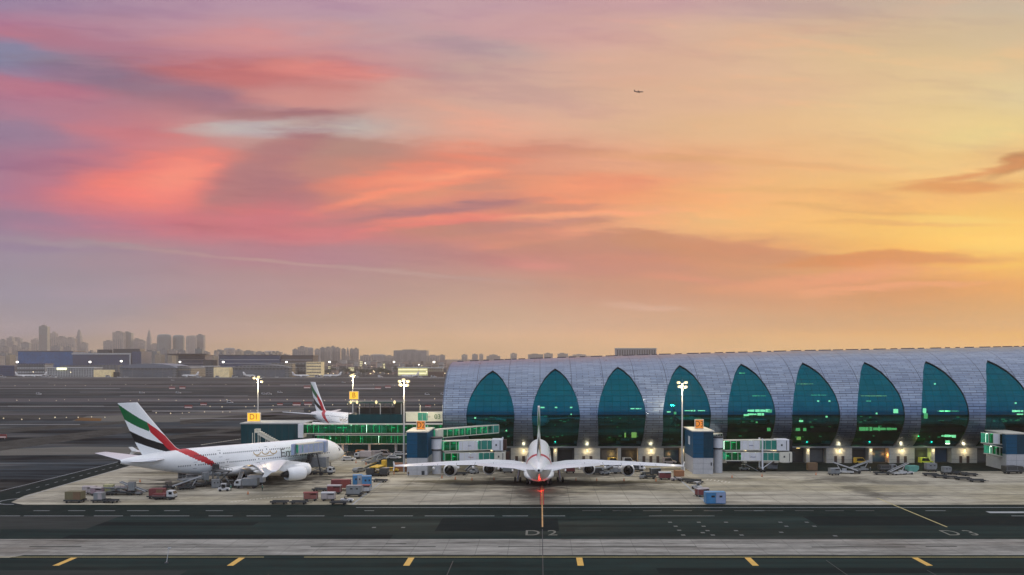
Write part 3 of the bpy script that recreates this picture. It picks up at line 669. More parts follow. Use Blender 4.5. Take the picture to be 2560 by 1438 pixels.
def make_airliner():
    r=thing('airliner','','airliner')
    # body
    mb=MB(); N=64; ss=[0,.15,.3,.5,.8,1.2,1.8,2.5,3.2]+[4+.35*i for i in range(195)]; ss=[s for s in ss if s<=72.0]
    rings=[]
    for s in ss:
        hw,z0,z1=fus(s); c=(z0+z1)/2; h=(z1-z0)/2
        rings.append([A(s,hw*math.cos(2*math.pi*i/N),c+h*math.sin(2*math.pi*i/N)) for i in range(N)])
    def mf(k,i):
        s=(ss[k]+ss[k+1])/2; z=sum(rings[k][j][2] for j in (i,(i+1)%N))/2; return body_col(s,z)
    mb.loft(rings,mf=mf); mb.build('fuselage',AIR,r)
    mb=MB(); rs=[]
    for s,w_,z0,z1 in ((22,1.5,2.4,3.6),(24,3.2,1.75,4.2),(27,4.1,1.45,4.7),(31,4.5,1.35,5.1),(37,4.5,1.35,5.2),(42,4.2,1.5,5.0),(45.5,3.4,1.9,4.6),(48.5,1.6,2.5,3.8)):
        rs.append([A(s,w_*math.cos(a),(z0+z1)/2+(z1-z0)/2*math.sin(a)) for a in [2*math.pi*i/24 for i in range(24)]])
    mb.loft(rs); mb.build('belly_fairing',M_awhite,r)
    # cabin windows of both decks, doors outline, cockpit glass
    mb=MB()
    for sd in (-1,1):
        for z,s0,s1 in ((5.75,8,57),(8.35,9,53)):
            s=s0
            while s<s1:
                skip = any(abs(s-d)<.9 for d in ((12,24,33,43,52.5) if z<7 else (14,30,45)))
                if not skip:
                    x=side_x(s,z)+.015; x2=side_x(s,z+.38)+.015
                    mb.add([A(s,sd*x,z),A(s+.26,sd*x,z),A(s+.26,sd*x2,z+.38),A(s,sd*x2,z+.38)],[(0,1,2,3)])
                s+=.62
    tag(mb.build('cabin_windows',M_win,r),kind='stuff')
    for sd in (-1,1):
        for z,lst in ((4.95,(12,24,33,43,52.5)),(7.6,(14,30,45))):
            for s in lst:
                mb=MB()
                def q(a,b,c,d):
                    mb.add([A(a,sd*(side_x(a,b)+.02),b),A(c,sd*(side_x(c,b)+.02),b),A(c,sd*(side_x(c,d)+.02),d),A(a,sd*(side_x(a,d)+.02),d)],[(0,1,2,3)])
                q(s-.55,z,s-.47,z+1.9); q(s+.47,z,s+.55,z+1.9); q(s-.47,z+1.82,s+.47,z+1.9); q(s-.47,z,s+.47,z+.08); q(s-.15,z+.95,s+.15,z+1.3)
                mb.build('door_outline',M_frame,r)
    mb=MB(); 
    for sd in (-1,1):
        pts=[(2.0,.12),(2.05,1.0),(2.9,1.7),(3.9,2.15)]
        for (s0,x0),(s1,x1) in zip(pts,pts[1:]):
            z0=6.2;z1=7.0
            def pp(s,x,z):
                hw,a,b=fus(s); c=(a+b)/2; h=(b-a)/2
                xx=hw*math.sqrt(max(0,1-((z-c)/h)**2)); return A(s,sd*min(xx,xx)*1.0+sd*.02,z)
            if x0>.5: mb.add([pp(s0,x0,z0),pp(s1,x1,z0),pp(s1,x1,z1),pp(s0,x0,z1)],[(0,1,2,3)])
    mb.build('cockpit_window',M_glassd,r)
    # wings
    WS=[(0,20.0,19.5,3.7,.11),(3.2,21.5,17.6,3.7,.11),(8.0,25.3,14.9,5.0,.105),(14.5,30.2,11.2,6.0,.10),(26,38.8,7.6,6.5,.10),(36,46.3,4.9,6.75,.10),(39.2,49.0,3.3,6.85,.09)]
    for sd in (-1,1):
        mb=MB(); rs=[]
        for x,le,ch,z,th in WS: rs.append([A(a,sd*x,z+b) for a,b in airfoil(le,ch,th)])
        mb.loft(rs,smooth=True); wg=mb.build('wing',M_wing,r)
        mb=MB()                                   # gaps round the flaps and ailerons on the upper skin
        def up(x,c,d=.02):
            le=interp([(w[0],w[1]) for w in WS],x); ch=interp([(w[0],w[2]) for w in WS],x); z=interp([(w[0],w[3]) for w in WS],x); th=interp([(w[0],w[4]) for w in WS],x)
            return Vector(A(le+ch*c,sd*x,z+th*ch*(2.97*math.sqrt(c)-1.26*c-3.516*c*c+2.843*c**3-1.015*c**4)*.5+d))
        xs=[4+1.5*k for k in range(22)]
        for c in (.66,.80):
            for a,b in zip(xs,xs[1:]): mb.add([up(a,c),up(b,c),up(b,c+.008),up(a,c+.008)],[(0,1,2,3)])
        for x in (8,13,18,23,28,32):
            for k in range(4): c=.66+.08*k; mb.add([up(x,c),up(x+.12,c),up(x+.12,c+.08),up(x,c+.08)],[(0,1,2,3)])
        mb.build('flap_gap',M_greym,wg)
        mb=MB(); mb.loft([[A(50.0+a*2.1,sd*39.25+.05*b,6.9+c) for a,b,c in ((0,-1,0),(.9,-1,1.3),(1.5,-1,1.3),(1,-1,0),(1.35,-1,-1.1),(.8,-1,-1.1))],[A(50.0+a*2.1,sd*39.25+.05*b,6.9+c) for a,b,c in ((0,1,0),(.9,1,1.3),(1.5,1,1.3),(1,1,0),(1.35,1,-1.1),(.8,1,-1.1))]],smooth=False)
        mb.build('wing_fence',M_awhite,wg)
        for x in (7.5,11.5,18.5,22.5,29):
            le=interp([(w[0],w[1]) for w in WS],x); ch=interp([(w[0],w[2]) for w in WS],x); z=interp([(w[0],w[3]) for w in WS],x)
            mb=MB(); y0=le+ch*.55; y1=le+ch+1.6
            mb.loft([[A(y0+(y1-y0)*t,sd*x+.36*k*math.cos(a),z-.45-.35*math.sin(math.pi*t)+.5*k*math.sin(a)) for a in [2*math.pi*i/10 for i in range(10)]] for t,k in ((0,.15),(.2,.7),(.5,1),(.8,.75),(1,.12))])
            mb.build('flap_fairing',M_awhite,wg)
        for x,s0,zc in ((14.9,23.3,3.15),(25.7,31.9,3.85)):
            def ring(s,rad,n=28): return [A(s,sd*x+rad*math.cos(2*math.pi*i/n),zc+rad*math.sin(2*math.pi*i/n)) for i in range(n)]
            mb=MB(); mb.loft([ring(s0+a,b) for a,b in ((.55,1.32),(.1,1.48),(0,1.60),(.12,1.72),(.6,1.86),(1.6,1.95),(3.0,1.95),(4.4,1.82),(5.6,1.55),(5.6,1.47),(3.6,1.5))],cap=False)
            en=mb.build('engine',M_awhite,r)
            mb=MB(); mb.loft([ring(s0+.56,1.34),ring(s0+.9,1.30)],cap=False); mb.add(ring(s0+1.1,1.32),[tuple(range(28))]); mb.build('fan_disc',M_duct,en)
            mb=MB(); mb.add(ring(s0+3.7,1.52),[tuple(range(28))]); mb.loft([ring(s0+3.7,1.0),ring(s0+5.6,.92),ring(s0+6.8,.62),ring(s0+6.8,.5)],cap=False); mb.loft([ring(s0+6.2,.48),ring(s0+7.6,.08)]); mb.build('exhaust',M_duct,en)
            zz=interp([(w[0],w[3]) for w in WS],x)
            mb=MB(); mb.loft([[A(s,sd*x-w_,za),A(s,sd*x+w_,za),A(s,sd*x+w_,zb),A(s,sd*x-w_,zb)] for s,w_,za,zb in ((s0+1.0,.05,zc+1.8,zc+1.95),(s0+3.4,.25,zc+1.3,zc+2.45),(s0+6.5,.3,zc+.9,zz+.1),(s0+9.5,.1,zc+1.9,zz-.1))],smooth=False); mb.build('pylon',M_awhite,en)
        # tailplane
        mb=MB(); mb.loft([[A(a,sd*x,z+b) for a,b in airfoil(le,ch,.09)] for x,le,ch,z in ((.8,59.6,10.0,8.1),(3,61.4,9.0,8.35),(15.2,69.0,3.6,9.6))]); mb.build('tailplane',M_wing,r)
    # fin
    def fc(t): return 54.9+12.4*t**.92, (65.8-(54.9)) + (72.6-67.3-(65.8-54.9))*t   # leading edge, chord
    NT_,NC=110,90; mb=MB(); rings=[]; tt=[i/NT_ for i in range(NT_+1)]
    cc=[(1-math.cos(math.pi*i/NC))/2*.5+.5*i/NC for i in range(NC+1)]
    def half_t(c,ch): return ch*.05*(2.97*math.sqrt(c)-1.26*c-3.516*c*c+2.843*c**3-1.015*c**4)
    for t in tt:
        le,ch=fc(t); z=9.4+(24.1-9.4)*t
        if t<.12: le-= (1-t/.12)**2*3.0; ch+=(1-t/.12)**2*3.0
        rings.append([A(le+ch*c, half_t(c,ch),z) for c in cc]+[A(le+ch*c,-half_t(c,ch),z) for c in cc[::-1][1:-1]])
    n=len(rings[0])
    def mf2(k,i):
        j=i if i<NC else (n-i-1); c=(cc[j]+cc[min(j+1,NC)])/2
        t=(tt[k]+tt[k+1])/2; t2=(t*14.7-.9)/13.8
        return fin_col(c,t2)
    mb.loft(rings,mf=mf2,smooth=True); mb.build('tail_fin',AIR,r)
    # small tail cone outlet
    mb=MB(); mb.tube(A(71.7,0,8.3),A(72.4,0,8.32),.33,.26,12); mb.build('tail_outlet',M_duct,r)
    # landing gear
    def bogie(x,s,rows,name='main_gear'):
        g=MB(); g.tube(A(s,x,.7),A(s-.2,x*.93,3.6),.28,.34,10); g.bar(A(s-1.5*(rows-1)/1.0,x,.68),A(s+1.5*(rows-1),x,.68),.35,.35); g.bar(A(s-2.2,x*.95,2.4),A(s-.1,x,1.0),.16,.16)
        go=g.build(name,M_metal,r)
        for k in range(rows):
            for d in (-.75,.75):
                wmb=MB(); y=s+(k-(rows-1)/2)*1.65; wmb.tube(A(y,x+d-.26,.7),A(y,x+d+.26,.7),.7,n=18); wmb.tube(A(y,x+d-.29,.7),A(y,x+d+.29,.7),.3,n=12); wmb.build('wheel',M_tyre,go)
    bogie(-6.2,33.2,2); bogie(6.2,33.2,2); bogie(-2.6,36.6,3); bogie(2.6,36.6,3)
    g=MB(); g.tube(A(5.2,0,.65),A(5.4,0,3.0),.18,.24,10); go=g.build('nose_gear',M_metal,r)
    for d in (-.45,.45):
        wmb=MB(); wmb.tube(A(5.2,d-.2,.62),A(5.2,d+.2,.62),.62,n=18); wmb.build('wheel',M_tyre,go)
    # lettering
    def lettering(body, s_mid, z_mid, size, m, sd, name='lettering'):
        cu=bpy.data.curves.new('t','FONT'); cu.body=body; cu.size=size; cu.align_x='CENTER'; cu.align_y='CENTER'
        o=bpy.data.objects.new('t',cu); me=bpy.data.meshes.new_from_object(o); bpy.data.objects.remove(o)
        bm=bmesh.new(); bm.from_mesh(me)
        for k in range(-9,10):
            bmesh.ops.bisect_plane(bm,geom=bm.verts[:]+bm.edges[:]+bm.faces[:],plane_co=(0,k*.3,0),plane_no=(0,1,0))
        for v in bm.verts:
            s=s_mid-sd*v.co.x; z=z_mid+v.co.y; x=side_x(s,z)+.03; v.co=Vector(A(s,sd*x,z))
        bm.to_mesh(me); bm.free(); me.materials.append(m)
        o=bpy.data.objects.new(name,me); C.objects.link(o); o.parent=r; CH.setdefault(r,[]).append(o)
    for sd in (-1,1):
        lettering('Emirates',19.6,7.1,3.5,M_letter,sd)
    # gold script behind the name: flowing strokes laid on the skin
    for sd in (-1,1):
        mb=MB()
        def stroke(pts,w_):
            P=[Vector(A(s,sd*(side_x(s,z)+.03),z)) for s,z in pts]
            for a,b in zip(P,P[1:]): 
                d=(b-a).normalized(); nn=Vector((0,-d.z,d.y))*w_/2; mb.add([a-nn,b-nn,b+nn,a+nn],[(0,1,2,3)])
        def arcp(s0,z0,rx,rz,a0,a1,n=9): return [(s0+rx*math.cos(R(a0+(a1-a0)*i/n)),z0+rz*math.sin(R(a0+(a1-a0)*i/n))) for i in range(n+1)]
        for s0 in (27.9,30.6,33.4): stroke(arcp(s0,8.0,1.1,.75,180,380),.28)
        stroke([(26.9,7.9),(26.9,9.4)],.28); stroke([(29.3,7.9),(29.3,9.3)],.28); stroke([(34.8,7.3),(34.8,9.4)],.28); stroke([(32.0,7.9),(32.2,9.4)],.25); stroke([(27.9,6.9),(31,6.7),(34,7.0)],.22)
        mb.build('gold_script',M_gold,r)
    return r
plane=make_airliner()
def place(o,loc,rz,label): o.location=loc; o.rotation_euler=(0,0,rz); o['label']=label
GRP='double-deck airliners parked at the stands'
plane['group']=GRP
# heading angle f=(cos a, sin a); local nose is +Y
def put_nose(o,nose,a,label,scale=1):
    f=(math.cos(a),math.sin(a)); o.location=(nose[0]-36*f[0]*scale,nose[1]-36*f[1]*scale,0); o.rotation_euler=(0,0,a-math.pi/2); o['label']=label
put_nose(plane,(-.3,290),R(90),'white double-deck airliner seen from behind in the middle stand, wings spread')
pa=dup(plane,(0,0,0)); put_nose(pa,(-64.5,289.5),R(48),'white double-deck airliner angled on the left stand, dark lettering and gold script on its side')
pc=dup(plane,(0,0,0)); put_nose(pc,(-69,388),R(-50),'distant white airliner half hidden behind the lamp-lit rooftop pavilion')
nl=thing('beacon_light','red beacon light glowing under the tail of the middle airliner','beacon',(0,238,1.5)); C.objects.unlink(nl); bpy.data.objects.remove(nl)
mb=MB(); mb.loft([[(.28*k*math.cos(a),-2.0+.28*k*math.sin(a),z) for a in [2*math.pi*i/10 for i in range(10)]] for z,k in ((1.5,1),(1.25,.95),(1.08,.5))]); b_=mb.build('beacon',mat('red_beacon',(1,.05,.02),.4,emit=(1,.03,.02),estr=2.5),plane)
plight('beacon_light',(0,240,.8),230,(1,.03,.015),.2)
# ---------------------------------------------------------------- gate towers, bridges, masts
M_bluebox=mat('blue_cladding',(.003,.07,.14),.6,spec=.15,noise=.25,nscale=.35,nstretch=(.3,.3,2)); M_tealbox=mat('teal_cladding',(.003,.05,.062),.6,spec=.15,noise=.3,nscale=.3,nstretch=(1.5,1.5,.3))
M_greenglass=tmat_glass('green_bridge_glass',(.02,.22,.16),(.12,.75,.45),.42,.08)
M_inner=mat('lit_bridge_interior',(.06,.36,.25),.7,noise=.8,nscale=.9,nstretch=(1,1,.6),emit=(.03,.45,.26),estr=.24)
M_intube=mat('bridge_tube_lamp',(.7,1,.85),.5,emit=(.75,1,.80),estr=5)
M_sign=mat('orange_sign_face',(.75,.25,.03),.5,emit=(.85,.26,.02),estr=.30); M_signy=mat('yellow_sign_face',(.9,.5,.04),.5,emit=(1,.55,.04),estr=.75)
M_signd=mat('sign_digit',(.16,.04,.008),.5); M_signdy=mat('sign_digit_amber',(.45,.19,.01),.5)
M_cream=mat('cream_painted_metal',(.60,.58,.48),.5,noise=.1,nscale=1)
M_conc=mat('column_concrete',(.44,.44,.44),.7,noise=.12,nscale=.8)
def text_mesh(body, size, m, name, parent, loc, rot=(R(90),0,0), sx=1, ext=.01):
    cu=bpy.data.curves.new('t','FONT'); cu.body=body; cu.size=size; cu.align_x='CENTER'; cu.align_y='CENTER'; cu.extrude=ext
    o=bpy.data.objects.new('t',cu); me=bpy.data.meshes.new_from_object(o); bpy.data.objects.remove(o)
    for v in me.vertices: v.co.x*=sx
    me.materials.append(m); o=bpy.data.objects.new(name,me); C.objects.link(o); o.parent=parent; o.location=loc; o.rotation_euler=rot
    CH.setdefault(parent,[]).append(o); return o
def sign(name,label,X,Y,z,w_,h_,body,mface,mdig,post=None):
    t=thing(name,label,'sign',(X,Y,z))
    mb=MB(); mb.box(-w_/2,-.35,0,w_/2,.35,h_); mb.build('sign_box',mface,t)
    mb=MB(); f=.14
    mb.box(-w_/2-f,-.42,-f,-w_/2-.003,.42,h_+f); mb.box(w_/2+.003,-.42,-f,w_/2+f,.42,h_+f); mb.box(-w_/2,-.42,h_+.003,w_/2,.42,h_+f); mb.box(-w_/2,-.42,-f,w_/2,.42,-.003); mb.build('sign_frame',M_cream,t)
    text_mesh(body,h_*.95,mdig,'sign_text',t,(0,-.37,h_*.5),sx=.9)
    if post:
        mb=MB(); mb.tube((-w_*.25,0,-post),(-w_*.25,0,-f),.12); mb.tube((w_*.25,0,-post),(w_*.25,0,-f),.12); mb.build('post',M_cream,t)
    return t
def gate_tower(label, x0, x1, Yf, Yb, htop, hbase, door=None, emblem=False):
    cx=(x0+x1)/2; t=thing('gate_tower',label,'gate tower',(cx,Yf,0)); w_=(x1-x0)/2; d=Yb-Yf
    mb=MB(); mb.box(-w_,0,0,w_,d,hbase); b=mb.build('base',M_conc,t)
    mb=MB(); mb.box(-.04,-.02,0.1,.04,-.003,hbase-.1); mb.box(-w_,-.02,1.5,w_,-.003,1.58); mb.box(-w_,-.02,3.2,w_,-.003,3.26); mb.build('panel_joint',M_greym,b)
    mb=MB(); mb.box(w_*.45,-.06,.05,w_*.75,-.004,1.3) if door else mb.box(w_*.75,-.06,2.6,w_*.88,-.004,3.6); mb.build('service_door',M_frame,b)
    mb=MB(); mb.box(-w_-.08,-.08,hbase+.003,w_+.08,d+.08,htop-.35); g=mb.build('cladding',M_bluebox,t)
    mb=MB(); mb.box(.1,-.12,hbase+.15,w_+.02,-.084,htop-.5); mb.build('dark_glazing',mat('dark_blue_glazing',(.002,.035,.06),.5,spec=.15,noise=.3,nscale=.4),g)
    mb=MB()
    for k in range(1,6):
        z=hbase+(htop-hbase)*k/6; mb.box(-w_-.1,-.135,z-.04,w_+.1,-.122,z+.04)
    mb.build('cladding_rail',M_tealbox,g)
    mb=MB(); mb.box(-w_-.35,-.35,htop-.35,w_+.35,d+.35,htop); mb.build('roof',mat('pale_roof',(.52,.50,.42),.7,noise=.15,nscale=.6),t)
    if emblem:
        mb=MB(); mb.box(-w_-.12,5.5,hbase+3.6,-w_-.085,8.5,hbase+6.2); mb.build('emblem_board',M_whitem,g)
    return t
gate_tower('blue-clad gate tower behind the left wing of the middle airliner',-41.1,-34.9,272,288,13.5,5.3,door=True)
gate_tower('blue-clad gate tower with white side board at the right wing tip',47.8,54.0,274.5,290,13.5,5.0,emblem=True)
sign('gate_sign','orange box sign on the roof of the tower behind the left wing',-37.6,278,13.65,2.5,2.6,'D2',M_sign,M_signd)
sign('gate_sign','orange box sign on the roof of the tower by the right wing tip',50.8,281,13.75,2.5,2.7,'D3',M_sign,M_signd)
def column(label,X,Y,r,h,z1,z2,rr_):
    t=thing('rotunda_column',label,'column',(X,Y,0))
    mb=MB(); mb.tube((0,0,0),(0,0,h),r,n=24); mb.build('shaft',M_conc,t)
    mb=MB(); mb.tube((0,0,h+.003),(0,0,h+.5),r+.2,n=24); mb.build('collar',M_frame,t)
    mb=MB(); mb.tube((0,0,z1),(0,0,z2),rr_,n=20); mb.build('rotunda',M_whitem,t)
    mb=MB(); mb.tube((0,0,z2+.003),(0,0,z2+.5),rr_+.25,n=20); mb.build('rotunda_roof',M_frame,t)
    return t
column('white round column carrying the bridge left of the middle airliner',-32.4,276,1.45,7.2,7.7,10.9,1.7)
column('white round column carrying the bridge right of the right-hand tower',56.2,278,1.4,7.4,7.9,11.0,1.6)
M_mull=mat('dark_teal_mullion',(.02,.10,.08),.5)
def tunnel(parent,name,p,q,w_,z0,z1,panels,zz=0,mull=None):
    """one level of a bridge from p to q; panels: list of (t0,t1,kind)"""
    p=Vector((p[0],p[1],0)); q=Vector((q[0],q[1],0)); d=(q-p); Lh=d.length; d.normalize(); nn=Vector((d.y,-d.x,0))
    if nn.y>0: nn=-nn
    def P(t,off,z): v=p+d*(Lh*t)+nn*off; return (v.x,v.y,z+zz*t)
    mb=MB()                                   # floor and roof slabs
    for a,b in ((z0,z0+.25),(z1-.25,z1)):
        mb.add([P(0,-w_/2,a),P(1,-w_/2,a),P(1,w_/2,a),P(0,w_/2,a),P(0,-w_/2,b),P(1,-w_/2,b),P(1,w_/2,b),P(0,w_/2,b)],[(0,3,2,1),(4,5,6,7),(0,1,5,4),(1,2,6,5),(2,3,7,6),(3,0,4,7)])
    t=mb.build(name,M_cream,parent)
    mb=MB(); mb.add([P(0,-w_/2+.15,z0+.26),P(1,-w_/2+.15,z0+.26),P(1,-w_/2+.15,z1-.26),P(0,-w_/2+.15,z1-.26)],[(0,1,2,3)]); mb.build('inner_wall',M_inner,t)
    mb=MB(); rr=random.Random(int(Lh*100)); n=max(2,int(Lh/2.2))
    for k in range(n):
        a=(k+rr.uniform(.1,.4))/n; b=a+.45/n*rr.uniform(.6,1.5)
        if rr.random()<.85: zt=z1-rr.choice((.45,.5,.9,1.5)); mb.add([P(a,.2,zt),P(b,.2,zt),P(b,.2,zt+.14),P(a,.2,zt+.14)],[(0,1,2,3)])
        if rr.random()<.7: mb.add([P(a,.1,z0+.4),P(a+.07/Lh,.1,z0+.4),P(a+.07/Lh,.1,z1-.5),P(a,.1,z1-.5)],[(0,1,2,3)])
    mb.build('inner_lamps',M_intube,t)
    for t0,t1,kind in panels:
        mb=MB(); e=w_/2-.05 if kind=='glass' else w_/2+.01
        o2=.06
        mb.add([P(t0,e-o2,z0+.26),P(t1,e-o2,z0+.26),P(t1,e,z0+.26),P(t0,e,z0+.26),P(t0,e-o2,z1-.26),P(t1,e-o2,z1-.26),P(t1,e,z1-.26),P(t0,e,z1-.26)],[(0,3,2,1),(4,5,6,7),(0,1,5,4),(1,2,6,5),(2,3,7,6),(3,0,4,7)])
        mb.build('glass_panel' if kind=='glass' else 'side_panel',{'glass':M_greenglass,'white':M_whitem,'cream':M_cream,'teal':mat('teal_bridge_panel',(.01,.20,.15),.35,noise=.2,nscale=.5)}[kind],t)
    n=max(2,int(Lh/1.9))
    for k in range(n+1):
        a=P(k/n,w_/2,z0+.2); b=P(k/n,w_/2,z1-.2); mb=MB(); mb.bar(a,b,.12,.12); mb.build('mullion',mull or M_cream,t)
    return t,P
def logo(parent,loc,s,c1,c2,word):
    mb=MB(); n=20
    for r0,r1 in ((.62,1.0),):
        for i in range(n):
            a=2*math.pi*i/n; b=2*math.pi*(i+1)/n
            mb.add([(loc[0]+s*1.3*r0*math.cos(a),loc[1],loc[2]+s*r0*math.sin(a)),(loc[0]+s*1.3*r1*math.cos(a),loc[1],loc[2]+s*r1*math.sin(a)),(loc[0]+s*1.3*r1*math.cos(b),loc[1],loc[2]+s*r1*math.sin(b)),(loc[0]+s*1.3*r0*math.cos(b),loc[1],loc[2]+s*r0*math.sin(b))],[(0,1,2,3)])
    mb.box(loc[0]-s*.9,loc[1]-.02,loc[2]-s*.16,loc[0]+s*.9,loc[1]-.005,loc[2]+s*.16)
    mb.build('oval_logo',c1,parent)
    # short unreadable word beside it: a run of small uneven strokes
    mb=MB(); rr=random.Random(len(word)); x=loc[0]+s*1.75
    for k in range(len(word)):
        h=s*rr.uniform(.35,.75); mb.box(x,loc[1]-.02,loc[2]-s*.35,x+s*.14,loc[1],loc[2]-s*.35+h); mb.box(x,loc[1]-.02,loc[2]-s*.35,x+s*.34,loc[1],loc[2]-s*.22); x+=s*.48
    mb.build('logo_lettering',c2,parent)
M_lp=mat('logo_purple',(.12,.04,.20),.5); M_lr=mat('logo_red',(.30,.04,.03),.5); M_lb=mat('logo_blue',(.03,.06,.22),.5)
def jet_bridge(label,X0,X1,Y0,Y1,dz,legx,body=None):
    t=thing('jet_bridge',label,'jet bridge',(0,0,0)); L_=X1-X0
    def f(t_): return (X0+L_*t_,Y0+(Y1-Y0)*t_)
    up,P=tunnel(t,'upper_tunnel',f(0),f(.80),3.0,6.9+dz,10.2+dz,[(0,.30,'glass'),(.30,.68,'white'),(.70,1,'teal')])
    lo,P2=tunnel(t,'lower_tunnel',f(.02),f(.84),3.0,3.7+dz,6.6+dz,[(0,.28,'glass'),(.28,.66,'white'),(.68,1,'teal')],zz=-.4)
    for nm,a,b,z0,z1,lv in (('upper_cab',.80,.985,6.7,10.3,up),('lower_cab',.84,1.03,3.0,6.3,lo)):
        p,q=f(a),f(b); mb=MB(); mb.box(p[0],p[1]-2.0,z0+dz,q[0],p[1]+2.4,z1+dz); c=mb.build(nm,M_whitem if lv is up else M_cream,t,bevel=.15)
        mb=MB(); mb.box(p[0]+L_*.06,p[1]-2.06,z0+dz+1.5,p[0]+L_*.085,p[1]-2.004,z0+dz+2.1); mb.box(q[0]-1.0,p[1]-2.06,z0+dz+.3,q[0]-.8,p[1]-2.004,z1+dz-.4); mb.build('cab_window',M_frame,c)
        mb=MB(); 
        for k in range(4): mb.box(q[0]+.004+k*.3,p[1]-1.7,z0+dz+.2,q[0]+.16+k*.3,p[1]+2.0,z1+dz-.2)
        mb.build('bellows',mat('brown_bellows',(.07,.03,.02),.8) if body is None else M_dark,c)
    Pm=P(.30+.19,1.52,8.6+dz); logo(up,(Pm[0]-1.6,Pm[1]-.03,Pm[2]),.72,M_lp,M_lb,'sign')
    Pm=P2(.47,1.52,5.1+dz); logo(lo,(Pm[0]-1.6,Pm[1]-.03,Pm[2]),.66,M_lr,M_lr if body is None else M_lb,'expres')
    lx=X0+L_*legx; ly=Y0+(Y1-Y0)*legx
    mb=MB(); mb.bar((lx,ly-1.9,.9),(lx,ly-1.9,10.6+dz),.45,.45); mb.bar((lx,ly+1.9,.9),(lx,ly+1.9,10.6+dz),.45,.45); mb.bar((lx,ly-2.4,1.1),(lx,ly+2.4,1.1),.5,.5); mb.bar((lx,ly-1.9,1.2),(lx+4,ly-.5,3.6+dz),.2,.2)
    lg=mb.build('drive_column',M_whitem,t)
    for dy in (-2.2,2.2):
        for dx in (-.55,.55):
            mb=MB(); mb.tube((lx+dx-.25,ly+dy,.6),(lx+dx+.25,ly+dy,.6),.6,n=16); mb.build('wheel',M_tyre,lg)
    mb=MB(); 
    mb.bar((lx-1.5,ly-2.2,.5),(lx-5.5,ly-2.6,2.6),.4,.15); mb.bar((lx-1.5,ly-1.2,.5),(lx-5.5,ly-1.6,2.6),.15,.15); mb.build('access_stair',M_greym,t)
    return t
jet_bridge('two-level jet bridge with green glass and logo panels left of the middle airliner',-30.6,-11.5,276.5,283,0,.97)
jet_bridge('two-level jet bridge with logo panels standing right of the right-hand tower',58.0,79.5,279,282,0,.58,body=1)
wk=thing('boarding_walkway','sloping green glass walkway running from the left gate tower to the concourse','walkway')
tunnel(wk,'upper_tunnel',(-34.6,287),(-14.4,296.3),3.2,10.0,12.9,[(0,.12,'cream'),(.12,.88,'glass'),(.88,1,'teal')],zz=1.0)
wk3=thing('boarding_walkway','short green walkway joining the right gate tower to the concourse','walkway')
tunnel(wk3,'tunnel',(54.3,288),(60.0,296.0),3.0,8.0,11.0,[(0,1,'glass')])
# the gate at the right edge of the frame
gate_tower('blue gate tower cut by the right edge of the photo',150.0,156.5,283,296,12.0,5.2)
eb=thing('jet_bridge','green glazed bridge end with a pink logo at the right edge of the photo','jet bridge')
tunnel(eb,'upper_tunnel',(143.5,284),(149.8,287),3.0,8.6,12.2,[(0,.3,'glass'),(.3,.75,'white'),(.75,1,'glass')],zz=-.6)
tunnel(eb,'lower_tunnel',(144.5,284),(149.8,287),3.0,5.2,8.3,[(0,1,'glass')],zz=-1.2)

# ---- north gate group behind the left airliner
cor=thing('glazed_corridor','long two-level corridor of lit green glass behind the left airliner','corridor')
tunnel(cor,'upper_level',(-88,330),(-36,330),4.0,7.9,11.5,[(0,.12,'glass')]+[(.12+.11*k,.12+.11*(k+1)-.004,'glass') for k in range(8)],mull=M_mull)
tunnel(cor,'lower_level',(-84,330.2),(-36,330.2),4.2,4.0,7.5,[(.0+.125*k,.125*(k+1)-.004,'glass') for k in range(8)],mull=M_mull)
mb=MB(); mb.box(-90.0,327.2,6.5,-88.1,332,11.6); mb.build('end_panel',M_whitem,cor)
for X in (-84,-74,-64,-54,-44): mb=MB(); mb.tube((X,330,0),(X,330,3.98),.5); mb.build('support_column',M_conc,cor)
tb=thing('gate_building','dark teal gate building behind the fuselage of the left airliner','building',(-100.6,330,0))
mb=MB(); mb.box(-11.6,0,0,11.6,14,11.4); b=mb.build('wall',M_tealbox,tb)
mb=MB(); mb.box(-11.9,-.3,11.403,11.9,14.3,11.8); mb.build('roof',mat('grey_roof_edge',(.35,.37,.36),.7,noise=.3,nscale=.3),tb)
mb=MB()
for k in range(10): mb.box(-11.5+k*2.56-.05,-.05,.2,-11.5+k*2.56+.05,-.004,11.2)
mb.build('cladding_joints',M_dark,b)
pv=thing('rooftop_pavilion','blue-fronted pavilion with an open lamp-lit roof terrace above the glazed corridor','building',(-63.0,336,0))
mb=MB(); mb.box(-10.3,0,0,10.3,10,14.6); mb.build('wall',M_tealbox,pv)
mb=MB(); mb.box(-10.6,-.3,18.9,10.6,10.2,19.4); mb.build('canopy',mat('dark_green_roof',(.008,.05,.045),.5,noise=.2,nscale=.4),pv)
for k in range(6):
    for y in (0.3,9.5): mb=MB(); mb.bar((-10+k*4,y,14.603),(-10+k*4,y,18.89),.25,.25); mb.build('post',M_conc if k%2 else M_frame,pv)
mb=MB(); mb.box(7.2,2,14.603,10.2,9,18.88); mb.box(-8,5,14.603,6.8,9,16.9); mb.build('plant_housing',M_dark,pv)
for k,X in enumerate((-9.1,-6.7,.6,7.6)):
    mb=MB(); mb.loft([[(X+.42*q*math.cos(a),-.7+.42*q*math.sin(a),z) for a in [2*math.pi*i/10 for i in range(10)]] for z,q in ((18.7,.5),(19.1,1),(19.6,1),(20.0,.5))]); mb.build('terrace_lamp',M_lamp,pv)
    plight('terrace_light',(-63+X,334.6,18.2),110)
sign('gate_sign','yellow box sign above the roof terrace pavilion',gx(885,338),338,hz(998,338),3.3,2.9,'B',M_signy,M_signdy,post=1.2)
